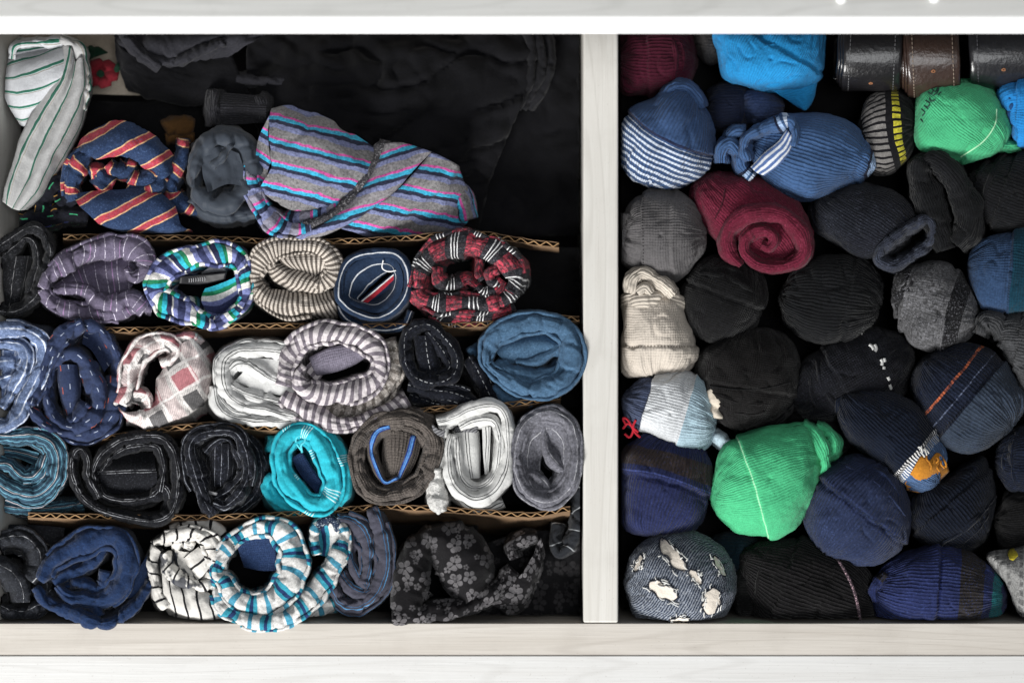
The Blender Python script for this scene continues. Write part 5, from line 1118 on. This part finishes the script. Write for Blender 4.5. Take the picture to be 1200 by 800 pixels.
for pts in ([(730, 502, -18), (736, 496, -14), (742, 503, -16), (738, 512, -18), (732, 508, -18)], [(734, 498, -16), (730, 490, -14), (736, 492, -12), (744, 506, -14), (750, 512, -18)], [(745, 492, -8), (742, 500, -10), (748, 506, -12)]):
    b = MB(); tube(b, pts, 1.4); b.build('red_thread', mrd, s.o)
# -- navy with mustard
m = cloth('deep_navy_rib', '0b1220', [dict(c='u', p=0, s=[(38, 90, '3d5577')]), dict(c='v', p=4, s=[(0, 1.8, 'c0bfbd')], within=('u', 33, 47))], rib=3.8, ribh=1.0, heather=.18)
s = sock('deep navy ribbed sock ball with a mustard and light blue toe', [(982, 478), (988, 462), (1020, 457), (1060, 465), (1088, 488), (1108, 522), (1108, 552), (1090, 574), (1062, 570), (1034, 545), (1000, 520), (984, 494)], m, steps=((36, -3.5),), zc=-34, axis=-42, H=46)
mm_ = cloth('mustard_knit', 'a56a12', heather=.12)
b = MB(); loft(b, [s.on([(1060, 566), (1070, 550), (1080, 534), (1088, 540), (1098, 530), (1106, 536)], 1.5), s.on([(1062, 570), (1078, 560), (1094, 550), (1109, 543)], 1.5), [(1062, 574, -40), (1080, 576, -36), (1098, 566, -34), (1112, 552, -34)]], lim='R', big=.8); b.build('mustard_toe', mm_, s.o, solid=1.6)
for k in range(9):
    x, y = 1086+k*2.8, 534+(k*7 % 9)
    b = MB(); tube(b, [(x, y, s.top(x, y)+2), (x+3*math.sin(k*2.1), y+4, s.top(x, y)+4), (x+4*math.cos(k), y+8+k % 3, s.top(x, y)+1)], 1.2); b.build('yarn_end', mm_, s.o)
for k in range(4):
    x, y = 1076+k*2.5, 524+(k*5 % 7)
    b = MB(); tube(b, [(x, y, s.top(x, y)+1), (x+3, y+3*(k % 2), s.top(x, y)+3), (x+5, y+6, s.top(x, y)+1)], .9); b.build('yarn_end', plain('white_yarn', 'c4c4c0', .9), s.o)
rollup(s, [(984, 484, -6, 6), (986, 470, -2, 8), (998, 464, 0, 7)], m, z=-16, d=24)
# -- royal blue with brown band
m = cloth('royal_navy_brown_band', '1b2142', [dict(c='u', p=0, s=[(19, 42, '2e2624'), (12, 13.6, '343f70'), (2, 4.5, '11163a')])], rib=4.4, ribh=1.2, heather=.2, fleck=('343e6c', .4, 2.2))
s = sock('royal navy ribbed sock ball with a dark brown band, by the divider', [(727, 562), (730, 532), (750, 513), (790, 510), (824, 525), (833, 560), (828, 600), (815, 620), (790, 629), (755, 628), (730, 616)], m, steps=((10, 3),), zc=-42, axis=74, H=50, bow=.1)
# -- green large
m = cloth('green_rib_knit', '3aa672', [dict(c='u', p=0, s=[(-21, -19.4, '8fcaa0'), (-26, -25, '1a7d50')])], rib=3.2, ribh=.5, heather=.1, mottle=.05)
s = sock('large bright green sock ball with a pale seam and folded cuff, in the lower middle', [(834, 562), (850, 522), (880, 508), (920, 498), (946, 497), (958, 512), (962, 536), (956, 574), (940, 606), (915, 628), (880, 628), (850, 615), (836, 592)], m, steps=((-19, 3),), zc=-30, axis=18, H=56, bow=.06, crease=1.1)
rollup(s, [(938, 500, -8, 7), (952, 508, 0, 9), (962, 524, 2, 9), (968, 544, -4, 8), (962, 566, -14, 7)], m, z=-2, d=34, name='cuff')
rollup(s, [(956, 498, -8, 6), (968, 504, -2, 7), (977, 516, -2, 7), (977, 530, -4, 6), (969, 534, -6, 5), (965, 526, -7, 5)], m, z=-12, d=30, name='cuff')
# -- navy round
m = cloth('navy_blue_knit', '1e2740', [dict(c='u', p=0, s=[(6, 9, '10182c')]), dict(c='u', p=0, s=[(-1.5, 6, '1d2644'), (9, 11, '1d2644')], dash=('v', 4.2, .5))], rib=4.4, ribh=.8, heather=.2, fleck=('3e4c76', .4, 2.2))
s = sock('round navy sock ball with a dark diagonal seam, right of the large green sock', [(943, 602), (951, 570), (972, 545), (1005, 533), (1040, 545), (1061, 575), (1067, 610), (1054, 645), (1020, 663), (985, 660), (956, 641), (945, 620)], m, steps=((8, 3.5),), zc=-34, axis=52, H=54)
mouth(s, s.o.data.materials[0], 1, 0.62)
# -- dark navy right
m = cloth('midnight_rib', '080d18', rib=4.2, ribh=1.1, heather=.2, fleck=('1a2438', .35, 2.2))
s = sock('midnight navy ribbed sock ball below the mustard toed sock', [(1060, 592), (1080, 570), (1120, 552), (1152, 534), (1164, 572), (1160, 620), (1136, 648), (1100, 646), (1068, 622)], m, steps=((-6, 3),), zc=-58, axis=-50, H=46)
mouth(s, s.o.data.materials[0], 1, 0.50)
s = sock('dark navy sock ball cut by the right edge beside the orange lined sock', [(1168, 540), (1182, 505), (1225, 490), (1258, 515), (1250, 570), (1205, 582), (1178, 570)], cloth('dim_navy_rib', '0b111e', rib=3.6, ribh=.8, fleck=('1f2a48', .4, 2.2)), steps=((4, 3),), zc=-60)
mouth(s, s.o.data.materials[0], -1, 0.45)
s = sock('black sock ball at the right edge above the grey sock with a yellow mark', [(1166, 610), (1180, 575), (1225, 565), (1260, 590), (1255, 640), (1210, 655), (1174, 645)], cloth('flat_black_knit', '09090a', rib=3.0, ribh=.5, fleck=('222224', .5, 2)), steps=((4, 3),), zc=-66)
mouth(s, s.o.data.materials[0], 1, 0.40)
# -- distressed denim
m = cloth('denim_knit', '232b3a', [dict(c=45, p=3, s=[(0, 1.3, '8d939c')], op=.55)], heather=.4, hs=2.4, fleck=('a4a8ae', .5, 2.2))
s = sock('sock ball in torn denim look with cream patches and loose white threads', [(735, 668), (746, 641), (775, 625), (810, 620), (845, 640), (862, 670), (860, 705), (842, 728), (790, 735), (744, 722), (735, 694)], m, zc=-36, axis=20, H=52, crease=2)
mpatch = cloth('cream_patch', 'c9c0b4', heather=.06); mth = plain('white_frayed_thread', 'c9c9c6', .9); mdk = plain('dark_frayed_thread', '161a24', .9)
rs = random.Random(3)
for (x, y, a, lx, ly) in ((788, 650, -52, 24, 8), (777, 692, -28, 19, 8.5), (834, 704, 75, 16, 10), (843, 663, -60, 14, 3.5), (748, 660, 70, 11, 4), (815, 676, -52, 11, 5), (796, 727, 5, 12, 4)):
    ca, sa = math.cos(math.radians(a)), -math.sin(math.radians(a)); sd = rs.uniform(0, 9)
    def lim_(t, sd_): return ly*(max(0, 1-(abs(t)*.97)**2.4))**.6*(1+.18*math.sin(t*7+sd_))
    def at(t, q): 
        px, py = x+ca*lx*t-sa*q, y+sa*lx*t+ca*q; return px, py
    rows = []
    for t in np.linspace(-1, 1, 9):
        a_, b_ = -lim_(t, sd), lim_(t, sd+2.5); r = []
        for f in np.linspace(0, 1, 4):
            px, py = at(t, a_+(b_-a_)*f); r.append((px, py, s.top(px, py)+1.2))
        rows.append(r)
    b = MB(); loft(b, rows, n=12, m=22, lim='R', big=.6); b.build('cream_patch', mpatch, s.o, solid=.8)
    edge = [at(t, -lim_(t, sd)) for t in np.linspace(-1, 1, 9)]+[at(t, lim_(t, sd+2.5)) for t in np.linspace(.8, -.8, 8)]
    b = MB(); tube(b, [(p[0], p[1], s.top(*p)+1.6) for p in edge], 1.0, closed=True, nseg=6); b.build('dark_edge', mdk, s.o)
    for k in range(20):      # frayed weft threads: most lie along the tear, a few stick out
        g = rs.choice((-1, 1)); t = rs.uniform(-.9, .9); q = g*lim_(t, sd if g < 0 else sd+2.5)*rs.uniform(.55, 1.3)
        if rs.random() < .72: ll = lx*rs.uniform(.25, .6); du, dv = ll*rs.choice((-1, 1)), rs.uniform(-1.5, 1.5)
        else: du, dv = rs.uniform(-3, 3), g*rs.uniform(2, 4.5)
        p0 = at(t, q); p2 = at(t+du/lx, q+dv); p1 = at(t+du/lx*.5, q+dv*.5+rs.uniform(-2, 2))
        b = MB(); tube(b, [(p[0], p[1], s.top(*p)+z_) for p, z_ in ((p0, 1.4), (p1, rs.uniform(2, 3.2)), (p2, 1.6))], rs.uniform(.4, .75), nseg=5); b.build('thread', mth if rs.random() < .78 else mdk, s.o)
# -- black glitter
m = cloth('black_rib_wide', '0b0a0b', rib=4.6, ribh=1.2, heather=.25, fleck=('242226', .5, 2))
s = sock('large black ribbed sock ball with a thin pinkish glitter line, at the drawer front', [(868, 655), (880, 637), (930, 630), (990, 648), (1016, 668), (1026, 700), (1018, 730), (950, 738), (888, 732), (872, 692)], m, steps=((-24, 3), (26, 2.5)), zc=-50, axis=-20, H=46)
mouth(s, s.o.data.materials[0], -1, 0.60)
mgl = cloth('pink_glitter', '4a3d44', fleck=('c9a9b2', 1, 2.4), weave=1.5)
seam(s, [(978, 650), (992, 672), (1002, 696), (1008, 726)], mgl, 2.0, 0, 'glitter_line')
sock('dark black sock end squeezed between the denim look sock and the glitter line sock', [(856, 690), (866, 660), (882, 655), (892, 690), (884, 728), (866, 730)], cloth('flat_black_knit', '09090a'), zc=-66, H=36)
# -- royal blue with bands
m = cloth('royal_blue_bands', '1d254a', [dict(c='u', p=0, s=[(-1, 2, '121a40'), (24, 52, '221f1f'), (64, 74, '0f5a60')])], rib=4.2, ribh=1.1, heather=.2, fleck=('38487c', .35, 2.2))
s = sock('royal blue ribbed sock ball with black and teal bands at the drawer front', [(1022, 692), (1036, 666), (1066, 646), (1110, 640), (1152, 655), (1178, 688), (1174, 718), (1150, 737), (1080, 738), (1034, 730)], m, steps=((0, -3.5),), zc=-44, axis=-4, H=48, bow=.05)
rollup(s, [(1028, 706, -4, 6), (1028, 688, 0, 8), (1040, 672, 0, 7)], m, z=-16, d=30)
# -- pale grey with yellow
m = cloth('pale_grey_fuzzy', '7c7c7b', [dict(c='u', p=14, s=[(0, 4, '5b5b5b')], dash=('v', 12, .6))], heather=.25, weave=.9)
s = sock('fuzzy pale grey sock ball with a small yellow mark in the front right corner', [(1157, 654), (1176, 644), (1212, 638), (1256, 655), (1262, 715), (1225, 734), (1196, 722), (1184, 690)], m, steps=((0, 3),), zc=-38, axis=0)
mye = cloth('yellow_patch', 'b7a81c', heather=.1)
b = MB(); loft(b, [s.on([(1182, 645), (1187, 642), (1191, 646)], 1.2), s.on([(1181, 650), (1187, 649), (1193, 650)], 1.8), s.on([(1183, 654), (1187, 656), (1191, 653)], 1.2)], n=9, m=8, lim='R', big=.5); b.build('yellow_mark', mye, s.o, solid=1)
# -- low fillers: black sheets added for gap shade, then dark socks
heap('added black sheet for the gap shade at the back of the right compartment', [[(728, 25), (1000, 25), (1275, 25)], [(728, 200), (1000, 200), (1275, 200)], [(728, 380), (1000, 380), (1275, 380)]], -100, _mats['gap_shade_black'], lim='R')
heap('added black sheet for the gap shade at the front of the right compartment', [[(728, 380), (1000, 380), (1275, 380)], [(728, 560), (1000, 560), (1275, 560)], [(728, 738), (1000, 738), (1275, 738)]], -100, _mats['gap_shade_black'], lim='R')
mt_ = cloth('deep_teal_black', '0b1a24', rib=3.6, ribh=.7)
sock('deep teal black sock ball low between the denim look sock and the large green sock', [(826, 640), (850, 622), (885, 625), (892, 655), (870, 678), (838, 670)], mt_, zc=-78, H=36)
sock('low black sock ball between the soft black sock and the deep navy mustard toed sock', [(920, 490), (950, 470), (985, 480), (995, 520), (965, 545), (930, 530)], cloth('flat_black_knit', '09090a'), zc=-84, H=36)
b = MB(); sweep(b, [(880, 510, -4, 5), (900, 500, 0, 6), (920, 480, 0, 6), (930, 468, -4, 5)], z=-40, d=30, lim='R')
tag(b.build('folded_sock', m2), 'small black sock edge sticking out above the large green sock', 'sock', GS)
# ---------------------------------------------------------------- belts
def belt(label, x0, x1, cy, r, base, z0, holes, stitch, coil=3, tilt=0.0):
    """rolled leather belt lying on its side: the band curves round an axis running left to right"""
    root = empty('leather_belt', label, 'belt', 'rolled leather belts at the back')
    ml = plain('leather_'+base, base, .3, bump=.9, bs=5, spec=.6, var=.16, coat=.3)
    n = 150*coil//2; th = np.linspace(-0.2, 2*math.pi*coil, n)
    a0 = 0.0
    rad = r-2.9*th/(2*math.pi)*1.5
    wdt = x1-x0
    prof = [(0, -2.4), (.02, -.4), (.06, 0), (.3, .5), (.7, .5), (.94, 0), (.98, -.4), (1, -2.4)]
    V = np.zeros((n, len(prof), 3))
    for j, (t, h) in enumerate(prof):
        V[:, j, 0] = x0+wdt*t
        V[:, j, 1] = cy+(rad+h)*np.cos(th); V[:, j, 2] = z0+(rad+h)*np.sin(th)
    V[..., 0] += (3.2*np.floor(th/(2*math.pi)+.3)*(-1 if x0 < 1100 else 1))[:, None]+tilt*(V[..., 1]-cy)
    V = V+0.3*pn(V/6)[..., None]+.9*pn(V/30)[..., None]
    b = MB(); b.grid(V, np.zeros(V.shape[:2]+(2,)), 'R'); o = b.build('strap', ml, root, solid=1.6)
    mst = plain('belt_stitch_'+stitch, stitch, .7, var=.02)
    for t in (.12, .88):
        for k in range(26):
            t0 = .15+k*.1
            pts = [(x0+wdt*t+tilt*r*math.cos(q), cy+(r+.75)*math.cos(q), z0+(r+.75)*math.sin(q)) for q in (t0, t0+.03, t0+.062)]
            b = MB(); tube(b, pts, .6, nseg=6, step=1.2); b.build('stitch', mst, root)
    mh = plain('raw_hole_edge', '7c5236', .8); 
    for q in holes:
        bm = MB(); c = (x0+wdt*.5+tilt*r*math.cos(q), cy+(r+.6)*math.cos(q), z0+(r+.6)*math.sin(q))
        tube(bm, [(c[0]+(1.9+.7*math.sin(3*e))*math.cos(e), c[1]+1.5*math.sin(e)*math.sin(q), c[2]-1.5*math.sin(e)*math.cos(q)) for e in np.linspace(0, 2*math.pi, 8)[:-1]], .9, closed=True, nseg=6, step=.8)
        bm.build('belt_hole', mh, root)
    return root
belt('black glossy leather belt rolled on its side, leftmost of three', 988, 1057, 58, 48, '161517', -44, (.62,), '5a5a5c', tilt=-.05)
belt('brown leather belt with pale stitching rolled on its side, between two dark belts', 1062, 1124, 62, 52, '30231e', -44, (1.15,), '7a6c60', tilt=.04)
belt('black leather belt with double stitching rolled on its side, at the right edge', 1136, 1215, 58, 47, '1b1b1e', -44, (1.05,), '4c4c50', tilt=.03)
